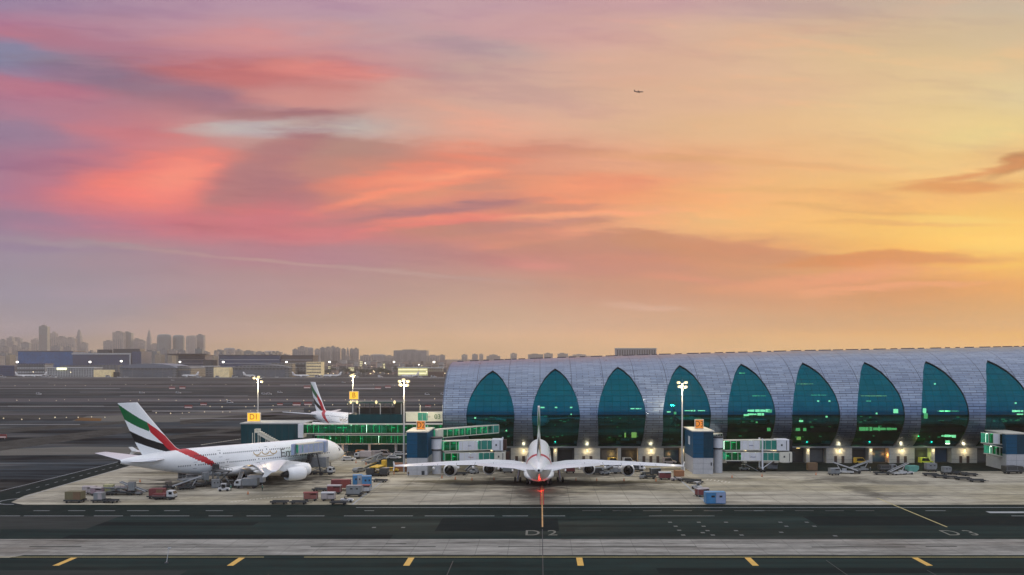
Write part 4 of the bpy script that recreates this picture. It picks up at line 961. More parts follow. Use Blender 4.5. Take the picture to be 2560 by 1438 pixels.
sign('gate_sign','yellow two-figure sign on the teal building behind the left airliner',gx(633,332),333,hz(1053,333),4.7,3.1,'D1',M_signy,M_signdy,post=1.4)
sb=thing('jet_bridge','cream upper-level bridge with a green window and number sign beyond the pavilion','jet bridge')
tunnel(sb,'upper_tunnel',(gx(1010,400),400),(gx(1112,400),402),4,7.4,11.6,[(0,.34,'cream'),(.36,.56,'teal'),(.58,1,'cream')])
u2,_=tunnel(sb,'lower_tunnel',(gx(1008,398),397),(gx(1112,398),399),4,3.0,6.4,[(0,.3,'glass'),(.3,.6,'glass'),(.6,1,'glass')])
text_mesh('03',3.0,mat('dark_green_digit',(.03,.14,.05),.5),'number_sign',sb,(gx(1092,400)+.4,399.1,9.5)); text_mesh('gate',1.4,M_greym,'panel_lettering',sb,(gx(1070,400),399.1,9.6))
mb=MB(); mb.box(gx(1012,397),392,11.9-5.4,gx(1110,397),394.5,6.9); mb.build('canopy',M_whitem,sb)
mb=MB(); mb.tube((gx(1108,398),396,0),(gx(1108,398),396,15),.15); mb.tube((gx(1052,398),396,11.6),(gx(1052,398),396,15),.12); mb.build('mast',M_cream,sb)
plight('bridge_light',(gx(1065,390),390,13.5),2600,(1,.9,.6),1.0); plight('bridge_light',(gx(1030,385),386,8),900,(1,.9,.6),1.0)
# stair truck behind the left airliner (pale stepped shape)
st=thing('passenger_stairs','cream mobile stairs raised behind the roof of the left airliner','stairs',(gx(645,318),318,0))
mb=MB()
for k in range(9): mb.box(.6+k*.75,-1.2,9.3-k*.42,1.4+k*.75,1.2,9.6-k*.42)
mb.bar((.3,-1.2,9.0),(7.6,-1.2,5.0),.25,.7); mb.bar((.3,1.2,9.0),(7.6,1.2,5.0),.25,.7); mb.build('flight',M_cream,st)
mb=MB(); mb.box(-.9,-1.3,9.2,.6,1.3,9.5); mb.box(-.9,-1.3,9.5,-.8,1.3,10.6); mb.box(-.9,1.2,9.5,.6,1.3,10.6); mb.build('platform',M_cream,st)
for x in (-1.6,.4,3.2,6.2): mb=MB(); mb.tube((x,-1.1,.0),(x,-1.1,9.2 if x<1 else 9.3-x*.55),.14); mb.tube((x,1.1,.0),(x,1.1,9.2 if x<1 else 9.3-x*.55),.14); mb.build('prop',M_cream,st)
mb=MB(); mb.box(-2,-1.3,.5,8,1.3,1.3); mb.build('chassis',M_greym,st)

# ---- floodlight masts
def mast(label,X,Y,h,heads,grp='apron floodlight masts'):
    t=thing('floodlight_mast',label,'lamp post',(X,Y,0),0,grp)
    mb=MB(); mb.tube((0,0,0),(0,0,h),.34,.17,n=12); mb.build('pole',M_conc,t)
    mb=MB(); mb.tube((0,0,h-.3),(0,0,h),.9,.9,n=12); mb.bar((-1.5,0,h-.1),(1.5,0,h-.1),.12,.12); mb.bar((0,-1.1,h-.1),(0,1.1,h-.1),.12,.12); mb.bar((0,0,h),(0,0,h+1.3),.1,.1); mb.build('head_frame',M_greym,t)
    for (x,y,z) in heads:
        mb=MB(); mb.loft([[(x+q*math.cos(a),y+q*.55*math.sin(a),h+z+dz_) for a in [2*math.pi*i/12 for i in range(12)]] for dz_,q in ((-.42,.3),(-.25,.55),(.2,.58),(.4,.3))]); mb.build('floodlight',M_lamp,t)
    plight('mast_light',(X,Y-1.2,h-1.6),9500,(1,.82,.5),.6)
    return t
hd4=((-1.35,-.2,-.2),(1.35,-.2,-.2),(-1.1,-.6,-1.3),(1.1,-.6,-1.4),(0,-.9,.3))
mast('floodlight mast beside the left gate tower, tallest of the left group',gx(1010,279),279,29.0,hd4)
mast('floodlight mast in front of the fourth sail window',46.2,286,28.0,((-1.2,-.2,.2),(1.2,-.2,.2),(-1.0,-.7,-1.1),(1.1,-.7,-1.2)))
mast('floodlight mast rising behind the left airliner and yellow sign',gx(645,352),352,28.0,((-1.6,0,.2),(-.3,0,-.1),(1.5,0,-1.3),(.2,0,.6)))
mast('floodlight mast behind the roof terrace pavilion',gx(882,400),400,28.2,((-.8,0,-.1),(.5,0,-.2),(-.1,-.4,.3)))
# ---------------------------------------------------------------- ground equipment
def wheels(t,pts,r=.3,w_=.2):
    for x,y in pts:
        mb=MB(); mb.tube((x-w_/2,y,r),(x+w_/2,y,r),r,n=12); mb.build('wheel',M_tyre,t)
CM={}
def cmat(n,c,r=.5): return mat(n,c,r,noise=.15,nscale=1.2)
def W(px,py): return gp(px,py)
def rotd(a): return R(a)
M_tarp=cmat('olive_tarpaulin',(.16,.135,.07),.85); M_brown=cmat('brown_container',(.17,.10,.05),.7); M_maroon=cmat('maroon_panel',(.16,.03,.03)); M_redp=cmat('red_panel',(.22,.045,.035)); M_pinkw=cmat('off_white_canvas',(.38,.33,.315),.8)
M_blu=cmat('light_blue_panel',(.05,.22,.42)); M_blup=cmat('pale_blue_panel',(.30,.36,.50)); M_gsew=cmat('equipment_white',(.46,.46,.45)); M_gsed=cmat('equipment_dark',(.035,.038,.038)); M_gseg=cmat('equipment_grey',(.20,.21,.21)); M_gsey=cmat('equipment_yellow',(.6,.38,.03)); M_ylw=cmat('pale_yellow_cargo',(.45,.42,.2),.8); M_teal=cmat('teal_tarpaulin',(.10,.30,.25),.7)
def dolly(label,x,y,a,L_=4.2,wd=2.0,grp='low cargo dollies'):
    t=thing('cargo_dolly',label,'dolly',(x,y,0),rotd(a),grp)
    mb=MB(); mb.box(-wd/2,-L_/2,.45,wd/2,L_/2,.62); mb.bar((-wd/2+.1,-L_/2,.72),(-wd/2+.1,L_/2,.72),.12,.2); mb.bar((wd/2-.1,-L_/2,.72),(wd/2-.1,L_/2,.72),.12,.2); mb.build('platform',M_gsed,t)
    mb=MB(); mb.bar((0,-L_/2,.5),(0,-L_/2-1.2,.4),.1,.1); mb.build('drawbar',M_gsed,t)
    wheels(t,[(-wd/2+.15,-L_/3),(wd/2-.15,-L_/3),(-wd/2+.15,L_/3),(wd/2-.15,L_/3)],.25); return t
def container(label,x,y,a,z,w_,d,h,m1,m2=None,name='cargo_container',cut=.45,grp=None,detail=True):
    t=thing(name,label,'container',(x,y,z),rotd(a),grp)
    mb=MB(); mb.prism([(-w_/2,0),(w_/2-cut,0),(w_/2,cut),(w_/2,h-.05),(w_/2-.05,h),(-w_/2,h)],-d/2,d/2); b=mb.build('body',m1,t)
    if m2: mb=MB(); mb.box(-w_/2+w_*.52,-d/2-.03,cut*.5+.1,w_/2-.08,-d/2-.004,h-.1); mb.build('side_panel',m2,b)
    if detail:
        mb=MB(); mb.box(-w_*.22,-d/2-.05,h*.55,-w_*.05,-d/2-.034,h*.72); mb.box(w_*.18,-d/2-.05,h*.55,w_*.32,-d/2-.034,h*.72); mb.build('label_plate',M_dark,b)
        mb=MB()
        for xx in (-w_/2,0,w_/2-.08): mb.box(xx,-d/2-.06,.1 if xx<w_/2-.1 else cut,xx+.08,-d/2-.003 if xx!=0 else -d/2-.032,h)
        mb.box(-w_/2,-d/2-.06,h-.1,w_/2,-d/2-.052,h); mb.build('edge_trim',M_gseg,b)
    return t
def cart(label,x,y,a,mtop,mside,L_=3.2,wd=1.7,h=2.0,grp='covered baggage carts',tall=0):
    t=thing('baggage_cart',label,'baggage cart',(x,y,0),rotd(a),grp)
    mb=MB(); mb.box(-L_/2,-wd/2,.42,L_/2,wd/2,.6); mb.build('platform',M_gsed,t)
    mb=MB(); mb.prism([(-wd/2-.05,h),(wd/2+.05,h),(wd/2-.1,h+.22),(0,h+.3),(-wd/2+.1,h+.22)],-L_/2-.05,L_/2+.05,axis='x'); mb.build('roof',mtop,t)
    mb=MB()
    for sx in (-1,1):
        for sy in (-1,1): mb.bar((sx*(L_/2-.06),sy*(wd/2-.06),.6),(sx*(L_/2-.06),sy*(wd/2-.06),h),.09,.09)
    mb.build('corner_post',M_gseg,t) 
    mb=MB(); mb.box(-L_/2+.12,-wd/2+.02,.62,-.05,-wd/2+.07,h-.05); mb.box(.05,-wd/2+.02,.62,L_/2-.12,-wd/2+.07,h-.4); mb.box(-L_/2+.12,wd/2-.07,.62,L_/2-.12,wd/2-.02,h-.05); mb.box(-L_/2+.02,-wd/2+.1,.62,-L_/2+.08,wd/2-.1,h-.05); mb.box(L_/2-.08,-wd/2+.1,.62,L_/2-.02,wd/2-.1,h-.05); mb.build('curtain',mside,t)
    mb=MB(); mb.bar((-L_/2,0,.45),(-L_/2-1.0,0,.4),.08,.08); mb.build('drawbar',M_gsed,t)
    for sx in (-1,1):
        for sy in (-1,1):
            wmb=MB(); wmb.tube((sx*L_*.32,sy*(wd/2-.1)-.09,.24),(sx*L_*.32,sy*(wd/2-.1)+.09,.24),.24,n=12); wmb.build('wheel',M_tyre,t)
    return t
def tug(label,x,y,a,m,cab=True,grp='baggage tractors'):
    t=thing('baggage_tractor',label,'tractor',(x,y,0),rotd(a),grp)
    mb=MB(); mb.prism([(-1.5,.35),(1.5,.35),(1.55,.85),(.4,1.0),(.3,.8),(-.5,.8),(-.6,1.05),(-1.5,.95)],-.7,.7); mb.build('body',m,t,bevel=.05)
    mb=MB(); mb.box(-.5,-.5,.8,0,.5,1.0); mb.box(-.6,-.5,1.0,-.42,.5,1.5); mb.build('seat',M_gsed,t)
    if cab:
        mb=MB(); 
        for xx in (-.75,.45):
            for yy in (-.62,.62): mb.bar((xx,yy,.85),(xx,yy,1.95),.07,.07)
        mb.box(-.85,-.7,1.95,.6,.7,2.03); mb.build('canopy',m,t)
    for sx in (-1,1):
        for sy in (-1,1): wmb=MB(); wmb.tube((sx*.95,sy*.6-.12,.33),(sx*.95,sy*.6+.12,.33),.33,n=14); wmb.build('wheel',M_tyre,t)
    for sy in (-.5,.5): mb=MB(); mb.box(1.56,sy-.1,.6,1.6,sy+.1,.75); mb.build('headlight',M_lampw,t)
    return t
def truck(label,x,y,a,mcab,mbox,L_=7,bh=2.6,lift=0,name='service_truck',grp=None,cabz=2.3):
    t=thing(name,label,'truck',(x,y,0),rotd(a),grp)
    mb=MB(); mb.box(-L_/2,-1.0,.55,L_/2,1.0,.85); mb.build('chassis',M_gsed,t)
    mb=MB(); c=L_/2; mb.prism([(c-1.9,.86),(c,.86),(c+.05,1.5),(c-.35,cabz),(c-1.9,cabz+.1)],-1.05,1.05); cb=mb.build('cab',mcab,t,bevel=.06)
    mb=MB(); mb.add([(c+.06,-.9,1.55),(c+.06,.9,1.55),(c-.30,.9,cabz-.08),(c-.30,-.9,cabz-.08)],[(0,1,2,3)]); mb.box(c-1.3,-1.07,1.45,c-.45,-1.055,cabz-.2); mb.box(c-1.3,1.055,1.45,c-.45,1.07,cabz-.2); mb.build('window',M_glassd,cb)
    z0=.9+lift; mb=MB(); mb.box(-L_/2,-1.2,z0,c-2.1,1.2,z0+bh); bx=mb.build('cargo_box',mbox,t,bevel=.05)
    mb=MB(); mb.box(-L_/2+.3,-1.24,z0+.3,-L_/2+.36,-1.204,z0+bh-.2); mb.box(c-2.6,-1.24,z0+.3,c-2.54,-1.204,z0+bh-.2); mb.box(-L_/2,-1.24,z0+.15,c-2.1,-1.204,z0+.25); mb.build('panel_rib',M_gseg,bx)
    if lift:
        mb=MB(); 
        for yy in (-.8,.8): mb.bar((-L_/2+.3,yy,.9),(c-2.5,yy,z0),.18,.18); mb.bar((c-2.5,yy,.9),(-L_/2+.3,yy,z0),.18,.18)
        mb.build('scissor_lift',M_gseg,t)
    for sx in (-L_/3,L_/3):
        for sy in (-1,1): wmb=MB(); wmb.tube((sx,sy*.85-.14,.45),(sx,sy*.85+.14,.45),.45,n=14); wmb.build('wheel',M_tyre,t)
    return t
def car(label,x,y,a,m,grp='cars and vans on the airfield',van=False,s=1):
    t=thing('van' if van else 'parked_car',label,'van' if van else 'car',(x,y,0),rotd(a),grp)
    h=2.1 if van else 1.45; prof=[(-2.3,.35),(2.3,.35),(2.35,.9),(1.3,1.0),(.6,h),(-1.7 if not van else -2.25,h),(-2.3,.95)]
    mb=MB(); mb.prism(prof,-.9,.9); b=mb.build('body',m,t,bevel=.08)
    mb=MB(); 
    for sy in (-.91,.91): mb.add([(-1.7,sy,1.0),(1.1,sy,1.0),(.5,sy,h-.12),(-1.5,sy,h-.12)],[(0,1,2,3)])
    mb.add([(1.33,-.8,1.02),(1.33,.8,1.02),(.66,.8,h-.05),(.66,-.8,h-.05)],[(0,1,2,3)]); mb.build('window',M_glassd,b)
    for sx in (-1.45,1.45):
        for sy in (-1,1): wmb=MB(); wmb.tube((sx,sy*.8-.1,.33),(sx,sy*.8+.1,.33),.33,n=14); wmb.build('wheel',M_tyre,t)
    for sy in (-.6,.6): mb=MB(); mb.box(2.36,sy-.15,.6,2.38,sy+.15,.75); mb.build('headlight',M_lampw,t)
    return t
def loader(label,x,y,a,m,h=3.0,grp=None,frame=M_gseg):
    t=thing('cargo_loader',label,'loader',(x,y,0),rotd(a),grp)
    mb=MB(); mb.box(-4,-1.3,.5,4,1.3,.95); mb.build('chassis',M_gsed,t)
    mb=MB(); mb.box(-4,-1.5,h,2.2,1.5,h+.25); mb.bar((-4,-1.5,h+.9),(2.2,-1.5,h+.9),.07,.07); mb.bar((-4,1.5,h+.9),(2.2,1.5,h+.9),.07,.07)
    for k in range(5): mb.bar((-4+k*1.5,-1.5,h+.25),(-4+k*1.5,-1.5,h+.9),.06,.06)
    mb.build('platform',m,t)
    mb=MB(); mb.box(2.4,-1.3,h-.6,4,0,h+1.6); mb.build('cab',m,t,bevel=.05)
    mb=MB()
    for yy in (-1,1): mb.bar((-3.5,yy,.95),(1.8,yy,h),.2,.25); mb.bar((1.8,yy,.95),(-3.5,yy,h),.2,.25)
    mb.bar((3.6,0,.95),(3.6,0,h-.6),.3,.3); mb.build('scissor_lift',frame,t)
    for sx in (-2.8,2.8):
        for sy in (-1,1): wmb=MB(); wmb.tube((sx,sy*1.1-.15,.45),(sx,sy*1.1+.15,.45),.45,n=12); wmb.build('wheel',M_tyre,t)
    return t
def belt_loader(label,x,y,a,m,grp='belt loaders'):
    t=thing('belt_loader',label,'belt loader',(x,y,0),rotd(a),grp)
    mb=MB(); mb.box(-2.3,-.9,.4,2.3,.9,.85); mb.box(-.2,-.9,.85,1.2,-.2,1.5); mb.build('chassis',m,t)
    mb=MB(); mb.bar((-3.6,.2,.9),(3.8,.2,3.3),.9,.22); mb.build('belt',M_gsed,t)
    mb=MB(); mb.bar((-3.6,-.3,1.05),(3.8,-.3,3.45),.06,.25); mb.bar((-3.6,.7,1.05),(3.8,.7,3.45),.06,.25); mb.bar((1.5,.2,.85),(2.6,.2,2.7),.2,.2); mb.build('side_rail',M_gsew,t)
    for sx in (-1.5,1.5):
        for sy in (-1,1): wmb=MB(); wmb.tube((sx,sy*.75-.12,.38),(sx,sy*.75+.12,.38),.38,n=12); wmb.build('wheel',M_tyre,t)
    return t
def person(label,x,y,a,top,legs_):
    t=thing('person',label,'person',(x,y,0),rotd(a))
    J={'pel':(0,0,.95),'ch':(0,0,1.28),'nk':(0,0,1.47),'hd':(0,.02,1.60),'tp':(0,.02,1.74),'sl':(-.19,0,1.40),'el':(-.27,.03,1.13),'hl':(-.24,.18,.90),'sr':(.19,0,1.40),'er':(.28,.0,1.12),'hr':(.25,.12,.88),'kl':(-.11,.06,.5),'al':(-.12,-.02,.09),'fl':(-.13,.13,.05),'kr':(.11,.03,.5),'ar':(.13,.08,.09),'fr':(.14,.24,.05),'pl':(-.1,0,.9),'pr':(.1,0,.9)}
    Rr={'pel':.15,'ch':.165,'nk':.06,'hd':.10,'tp':.085,'sl':.07,'el':.05,'hl':.04,'sr':.07,'er':.05,'hr':.04,'kl':.07,'al':.05,'fl':.045,'kr':.07,'ar':.05,'fr':.045,'pl':.11,'pr':.11}
    E=[('pel','ch'),('ch','nk'),('nk','hd'),('hd','tp'),('ch','sl'),('sl','el'),('el','hl'),('ch','sr'),('sr','er'),('er','hr'),('pel','pl'),('pl','kl'),('kl','al'),('al','fl'),('pel','pr'),('pr','kr'),('kr','ar'),('ar','fr')]
    ks=list(J); me=bpy.data.meshes.new('body'); me.from_pydata([J[k] for k in ks],[(ks.index(a_),ks.index(b_)) for a_,b_ in E],[])
    o=bpy.data.objects.new('body',me); C.objects.link(o); o.parent=t; CH.setdefault(t,[]).append(o)
    o.modifiers.new('skin','SKIN'); sv=me.skin_vertices[0].data
    for i,k in enumerate(ks): sv[i].radius=(Rr[k],Rr[k]*.85)
    sv[0].use_root=True
    me.materials.append(top); o.modifiers.new('sub','SUBSURF').levels=1; o.modifiers['sub'].render_levels=1
    mb=MB(); mb.loft([[(.13*q*math.cos(a_),.02+.13*q*math.sin(a_),z) for a_ in [2*math.pi*i/12 for i in range(12)]] for z,q in ((1.66,1.0),(1.74,.95),(1.80,.55))]); mb.build('cap',M_gsew,t)
    mb=MB(); mb.loft([[(.205*q*math.cos(a_),.17*q*math.sin(a_),z) for a_ in [2*math.pi*i/14 for i in range(14)]] for z,q in ((1.0,.95),(1.2,1.0),(1.42,.85))]); mb.build('vest',legs_,t)
    return t
M_suit=cmat('dark_overalls',(.03,.045,.05)); M_vest=cmat('green_vest',(.12,.30,.20))
def on(px,py): return gp(px,py)
# left foreground cluster, in front of the left airliner's tail
x,y=on(188,1256); dolly('low dolly under the brown container at the far left',x,y,90,4.6,2.6); container('brown tarpaulin-covered cargo container, leftmost of the equipment on the left stand',x,y,0,.82,4.0,2.4,2.0,M_tarp,M_brown,cut=.02,detail=False)
x,y=on(252,1256); dolly('low dolly under the grey container in front of the left cluster',x,y,90,4.0,2.4); container('grey box container with a cream end, in front of the pinkish carts',x-.3,y,0,.82,2.1,2.0,1.7,M_gseg,M_pinkw,cut=.02,detail=False)
x,y=on(271,1257); dolly('empty dolly right of the grey container on the left stand',x+.6,y,80,3.4,2.0)
x,y=on(224,1236); cart('pinkish white baggage cart, leftmost of the covered carts',x,y,-8,M_pinkw,M_pinkw)
x,y=on(244,1239); cart('mauve baggage cart right behind the grey container',x,y,-10,M_pinkw,cmat('mauve_canvas',(.28,.20,.22),.8))
x,y=on(272,1237); dolly('dolly carrying the pale yellow load',x,y,85,4.4,2.2); container('pale yellow wrapped cargo load on the left stand',x,y,5,.82,2.3,1.9,1.9,M_ylw,None,name='wrapped_cargo',cut=.3,detail=False)
x,y=on(303,1237); loader('dark loading cart with a pale rail right of the yellow load',x,y,0,M_gseg,1.9)
x,y=on(336,1237); belt_loader('white and black belt loader, rightmost of the left cluster',x,y,172,M_gseg)
x,y=on(400,1246); dolly('low dolly under the dark red container',x-.4,y,86,5.2,2.5); container('dark red cargo container next to the white cab truck',x-.6,y,2,.85,3.6,2.4,1.7,M_maroon,M_brown,cut=.02,detail=False)
x,y=on(418,1249); truck('truck with a small white cab and dark red bed on the left stand',x-.6,y,-4,M_gsew,M_maroon,5.6,.7,name='flatbed_truck')
x,y=on(560,1228); tug('small white tractor beside the standing worker',x,y,12,M_gsew)
x,y=on(577,1228); person('standing person in dark overalls and green vest beside the small white tractor',x,y,200,M_suit,M_vest)
x,y=on(603,1222); truck('grey box truck with a white cab in front of the left airliner engine',x+1.2,y+1,182,M_gsew,M_gseg,6.4,1.9)
x,y=on(626,1216); container('long white trailer box behind the white cab truck',x+.6,y+3.5,0,.75,4.6,2.2,2.0,M_gsew,None,name='trailer_box',cut=.02,detail=False); dolly('trailer dolly under the long white box',x+.6,y+3.5,90,5,2.2)
# cluster left of the left boundary line
for k,(px,py,a) in enumerate(((697,1261,86),(746,1261,88),(846,1262,88),(949,1206,75))):
    x,y=on(px,py); dolly(('empty dark dolly, leftmost at the service road edge','empty dark dolly, second from the left at the service road edge','empty dark dolly just left of the white boundary line','lone dark dolly right of the blue container boxes')[k],x,y+.6,a,4.2,2.0)
x,y=on(777,1252); cart('red and grey covered baggage cart at the front of the right-hand group',x,y,3,M_redp,cmat('worn_red_canvas',(.25,.09,.07),.8),3.4)
x,y=on(821,1252); cart('white covered baggage cart beside the red one',x,y,-2,M_gsew,M_pinkw,3.3)
x,y=on(836,1235); cart('maroon baggage cart with a white front panel',x,y,0,M_pinkw,M_maroon,3.6,2.0,2.2)
x,y=on(858,1228); container('dark red long container standing behind the maroon cart',x-1,y+2,5,.7,5.2,2.2,2.2,M_maroon,M_redp,cut=.02,detail=False)
x,y=on(886,1241); container('grey container with a red band in front of the blue boxes',x,y,-3,.8,3.8,2.2,2.1,M_gseg,None,cut=.4); dolly('dolly beneath the grey container with the red band',x,y,88,4.4,2.2)
mbx=MB(); mbx.box(-1.8,-1.13,1.62,1.8,-1.11,1.85)
x2,y2=on(888,1238); cart('red-roofed cart squeezed beside the blue boxes',x2+1.5,y2+4,0,M_redp,M_gsew,3.4)
x,y=on(892,1222); container('light blue cargo box with white edges, left of the two blue boxes',x-.2,y+2,8,.6,2.6,2.4,3.0,M_blu,M_gsew,cut=.02)
x,y=on(915,1222); container('light blue cargo box, right of the two blue boxes',x+.2,y,12,.5,2.7,2.6,3.1,M_blu,None,cut=.02)
x,y=on(867,1256); tug('small white and black tractor close to the boundary line',x,y,8,M_gsew,cab=False)
x,y=on(800,1228); dolly('flat dark dolly behind the red cart',x,y,80,4,2)
# yellow-lit machines near the left wing tip
x,y=on(927,1189); truck('small white-framed vehicle left of the yellow lift frame',x,y,92,M_gsew,M_gsed,4.6,1.5)
x,y=on(962,1189); truck('small white-framed vehicle right of the yellow lift frame',x,y,88,M_gsew,M_gsed,4.6,1.5)
x,y=on(945,1188); loader('yellow lift frame glowing between two small vehicles',x,y+1,80,M_gsey,2.6,frame=M_gsey)
x,y=on(898,1180); car('small dark car left of the yellow-lit machines',x,y,60,M_gseg)
x,y=on(978,1180); car('yellow car under the left wing tip of the middle airliner',x,y,10,M_gsey)
x,y=on(871,1152); car('white car on the pale ground right of the left airliner nose',x,y,5,M_gsew)
x,y=on(1021,1192); person('person in dark clothes standing in front of the left gate tower',x,y,0,M_suit,cmat('brown_vest',(.2,.13,.06)))
x,y=on(998,1178); container('rusty orange crate beside the base of the left gate tower',x+.5,y,0,0,4.0,2.5,2.6,cmat('rust_orange',(.28,.12,.05)),None,name='crate',cut=.02,detail=False)
# around the left airliner
fx,fy=math.cos(R(48)),math.sin(R(48)); nx,ny=-64.5,289.5; rx_,ry_=fy,-fx
def AP(s,r): return (nx-fx*s+rx_*r, ny-fy*s+ry_*r)
x,y=AP(57,7); belt_loader('belt loader under the tail of the left airliner, nearest its tailplane',x,y,20,M_gsed)
x,y=AP(60,3); tug('dark tractor under the tail of the left airliner',x,y,40,M_gsed)
x,y=AP(54,5); loader('dark cargo loader under the rear fuselage of the left airliner',x,y,48,M_gseg,2.4)
x,y=AP(47.5,7.5); loader('tall cargo loader at the rear hold where the red stripe ends',x,y,140,M_gsed,4.2,frame=M_gseg)
x,y=AP(43,11); belt_loader('belt loader beside the rear hold of the left airliner',x,y,100,M_gseg)
x,y=AP(47,13); tug('dark tractor waiting beside the tall rear loader',x,y,30,M_gsed)
x,y=AP(50,10); container('upright grey cargo container by the rear loader',x,y,20,.1,2.2,2,2.2,M_gseg,None)
x,y=AP(46,16); container('small pale cargo container near the rear loader',x,y,30,.1,1.8,1.6,1.7,M_pinkw,None)
x,y=AP(40,10); plight('loader_light',(x,y,5),60,(1,.6,.2),.3)
x,y=AP(14,8.5); truck('white catering truck with raised box at the nose of the left airliner',x,y,-8,M_gsew,M_gseg,7.5,3.0,1.5,name='catering_truck')
x,y=AP(10,6); tug('towing tractor under the nose of the left airliner',x,y,60,M_gseg)
x,y=AP(20,6); loader('dark loader under the forward hold of the left airliner',x,y,60,M_gsed,4.6,frame=M_gsed)
jb=thing('jet_bridge','pale blue-grey jet bridge head docked at the forward upper door of the left airliner','jet bridge')
a_=AP(13,5.6); b_=AP(22.8,7.2)
M_whitem_keep=M_whitem; M_whitem=M_blup
tunnel(jb,'upper_tunnel',b_,a_,2.8,6.9,10.0,[(0,.15,'white'),(.17,.6,'white'),(.62,1,'white')]); M_whitem=M_whitem_keep
mb=MB(); q=AP(23.3,7.3); mb.box(q[0]-.5,q[1]-1.6,6.85,q[0]+.3,q[1]+1.3,10.05); mb.build('end_panel',M_blup,jb)
mb=MB(); q=AP(12,4.9); mb.box(q[0]-1.8,q[1]-1.6,6.6,q[0]+1.8,q[1]+1.4,10.1); mb.build('cab',M_blup,jb,bevel=.2)
mb=MB()
q=AP(17,8.5)
for dx in (-2,2): mb.bar((q[0]+dx,q[1],.8),(q[0]+dx*.4,q[1],6.8),.35,.35)
mb.bar((q[0]-2.6,q[1],1.0),(q[0]+2.6,q[1],1.0),.5,.5); lg=mb.build('drive_column',M_gsed,jb)
for dx in (-2.2,2.2): mb=MB(); mb.tube((q[0]+dx,q[1]-.4,.6),(q[0]+dx,q[1]+.4,.6),.6,n=14); mb.build('wheel',M_tyre,lg)
for k,(px,py,lab,m) in enumerate(((905,1128,'orange-lit van parked under the glazed corridor, left one',cmat('orange_van',(.5,.2,.05))),(965,1128,'pale van under the glazed corridor, right one',M_pinkw),(880,1138,'dark car in the shade under the glazed corridor',M_gsed),(985,1148,'silver car on the dark wedge left of the gate tower',M_gsew),(1000,1128,'white car by the foot of the floodlight mast',M_gsew),(950,1150,'grey car beneath the mast left of the gate tower',M_gseg))):
    x,y=on(px,py); y=min(y,326); x=gx(px,y); car(lab,x,y,rr.uniform(-20,20),m,van=k<2)
for p in ((-72,326,2.2),(-60,327,2.2)): plight('under_corridor_light',p,260,(1,.5,.2))
# right wing of the middle airliner
x,y=on(1512,1187); tug('grey tractor between the two right engines',x,y,20,M_gseg); 
x,y=on(1528,1186); belt_loader('belt loader between the right engines of the middle airliner',x,y+2,10,M_gseg)
x,y=on(1607,1196); tug('pale grey tractor right of the outer right engine',x,y,70,M_gseg)
x,y=on(1630,1188); dolly('long dark dolly under the right wing',x,y,80,6,2)
x,y=on(1662,1199); cart('maroon and white baggage cart under the right wing tip',x,y,0,M_gsew,M_maroon,3.6,1.8,2.1)
x,y=on(1690,1202); tug('tiny cream tractor in front of the right wing tip',x,y,10,M_pinkw,cab=False)
x,y=on(1722,1204); dolly('long dark dolly at the foot of the right gate tower',x,y,60,7,2.2)
x,y=on(1735,1209); dolly('second dark dolly in front of the right gate tower',x,y,50,5,2.2)
x,y=on(1742,1223); tug('dark tractor with white canopy right of the boundary line',x,y,120,M_gsew)
x,y=on(1757,1243); cart('pink and maroon baggage cart tucked behind the blue container',x,y+1,20,M_pinkw,M_maroon,3.4)
x,y=on(1790,1262); container('blue container with a paler blue half on the stand edge, right of the middle stand',x,y+1.5,0,.25,5.0,2.6,2.75,M_blu,M_blup,name='blue_container',cut=.02); mb=MB()
x,y=on(1143+90,1186); tug('grey tractor between the left engines of the middle airliner',gx(1187,275),275,60,M_gseg)
belt_loader('belt loader between the left engines of the middle airliner',gx(1180,278),279,65,M_gsew)
# right stand equipment
x,y=on(1994,1186); container('brown crate on the dark road near the blue door',gx(2030,284),284,0,0,3.0,2,2.4,M_brown,None,name='crate',cut=.02,detail=False)
x,y=on(2115,1184); belt_loader('white belt loader, leftmost on the right stand',x,y,160,M_gsew)
x,y=on(2140,1184); tug('dark tractor next to the leftmost belt loader on the right stand',x,y,160,M_gsed)
x,y=on(2176,1182); person('person in dark clothes among the equipment of the right stand',x,y,30,M_suit,M_suit)
x,y=on(2165,1180); belt_loader('belt loader behind the person on the right stand',x-1,y+2,10,M_gseg)
x,y=on(2205,1187); dolly('low dolly between the belt loaders on the right stand',x,y,80,5,2); 
x,y=on(2246,1187); belt_loader('white belt loader with raised rail in front of the teal cover',x,y,20,M_gsew)
x,y=on(2262,1186); tug('white tractor in front of the teal cover',x+1,y,0,M_gsew,cab=False)
x,y=on(2280,1179); container('teal tarpaulin-covered cargo pile on the right stand',x,y,10,0,3.4,2.4,1.9,M_teal,None,name='wrapped_cargo',cut=.9,detail=False)
x,y=on(2330,1180); container('grey cargo container left of the long dolly rows',x,y+1,0,.8,3.2,2.2,1.9,M_gseg,None); dolly('dolly under the grey container left of the long rows',x,y+1,90,3.6,2.2)
x,y=on(2366,1186); container('small grey container standing within the dolly rows',x,y,0,.8,2.4,2,1.6,M_gseg,None); dolly('dolly under the small grey container within the rows',x,y,90,3,2)
base=dolly('dark flat dolly in the front row on the right stand',*on(2326,1190),78,4.3,2.2,'dolly train on the right stand')
ords=['second','third','fourth','fifth']
for k,(px,py) in enumerate(((2350,1194.5),(2376,1197),(2408,1200),(2442,1205))):
    x,y=on(px,py); dup(base,(x,y,0),R(76+k),f'dark flat dolly in the front row on the right stand, {ords[k]} from the left')
base['label']='dark flat dolly in the front row on the right stand, leftmost'
for k,(px,py) in enumerate(((2385,1184.5),(2402,1187),(2424,1190))):
    x,y=on(px,py); dup(base,(x,y,0),R(75+k),f'dark flat dolly in the back row on the right stand, {("first","second","third")[k]} from the left')
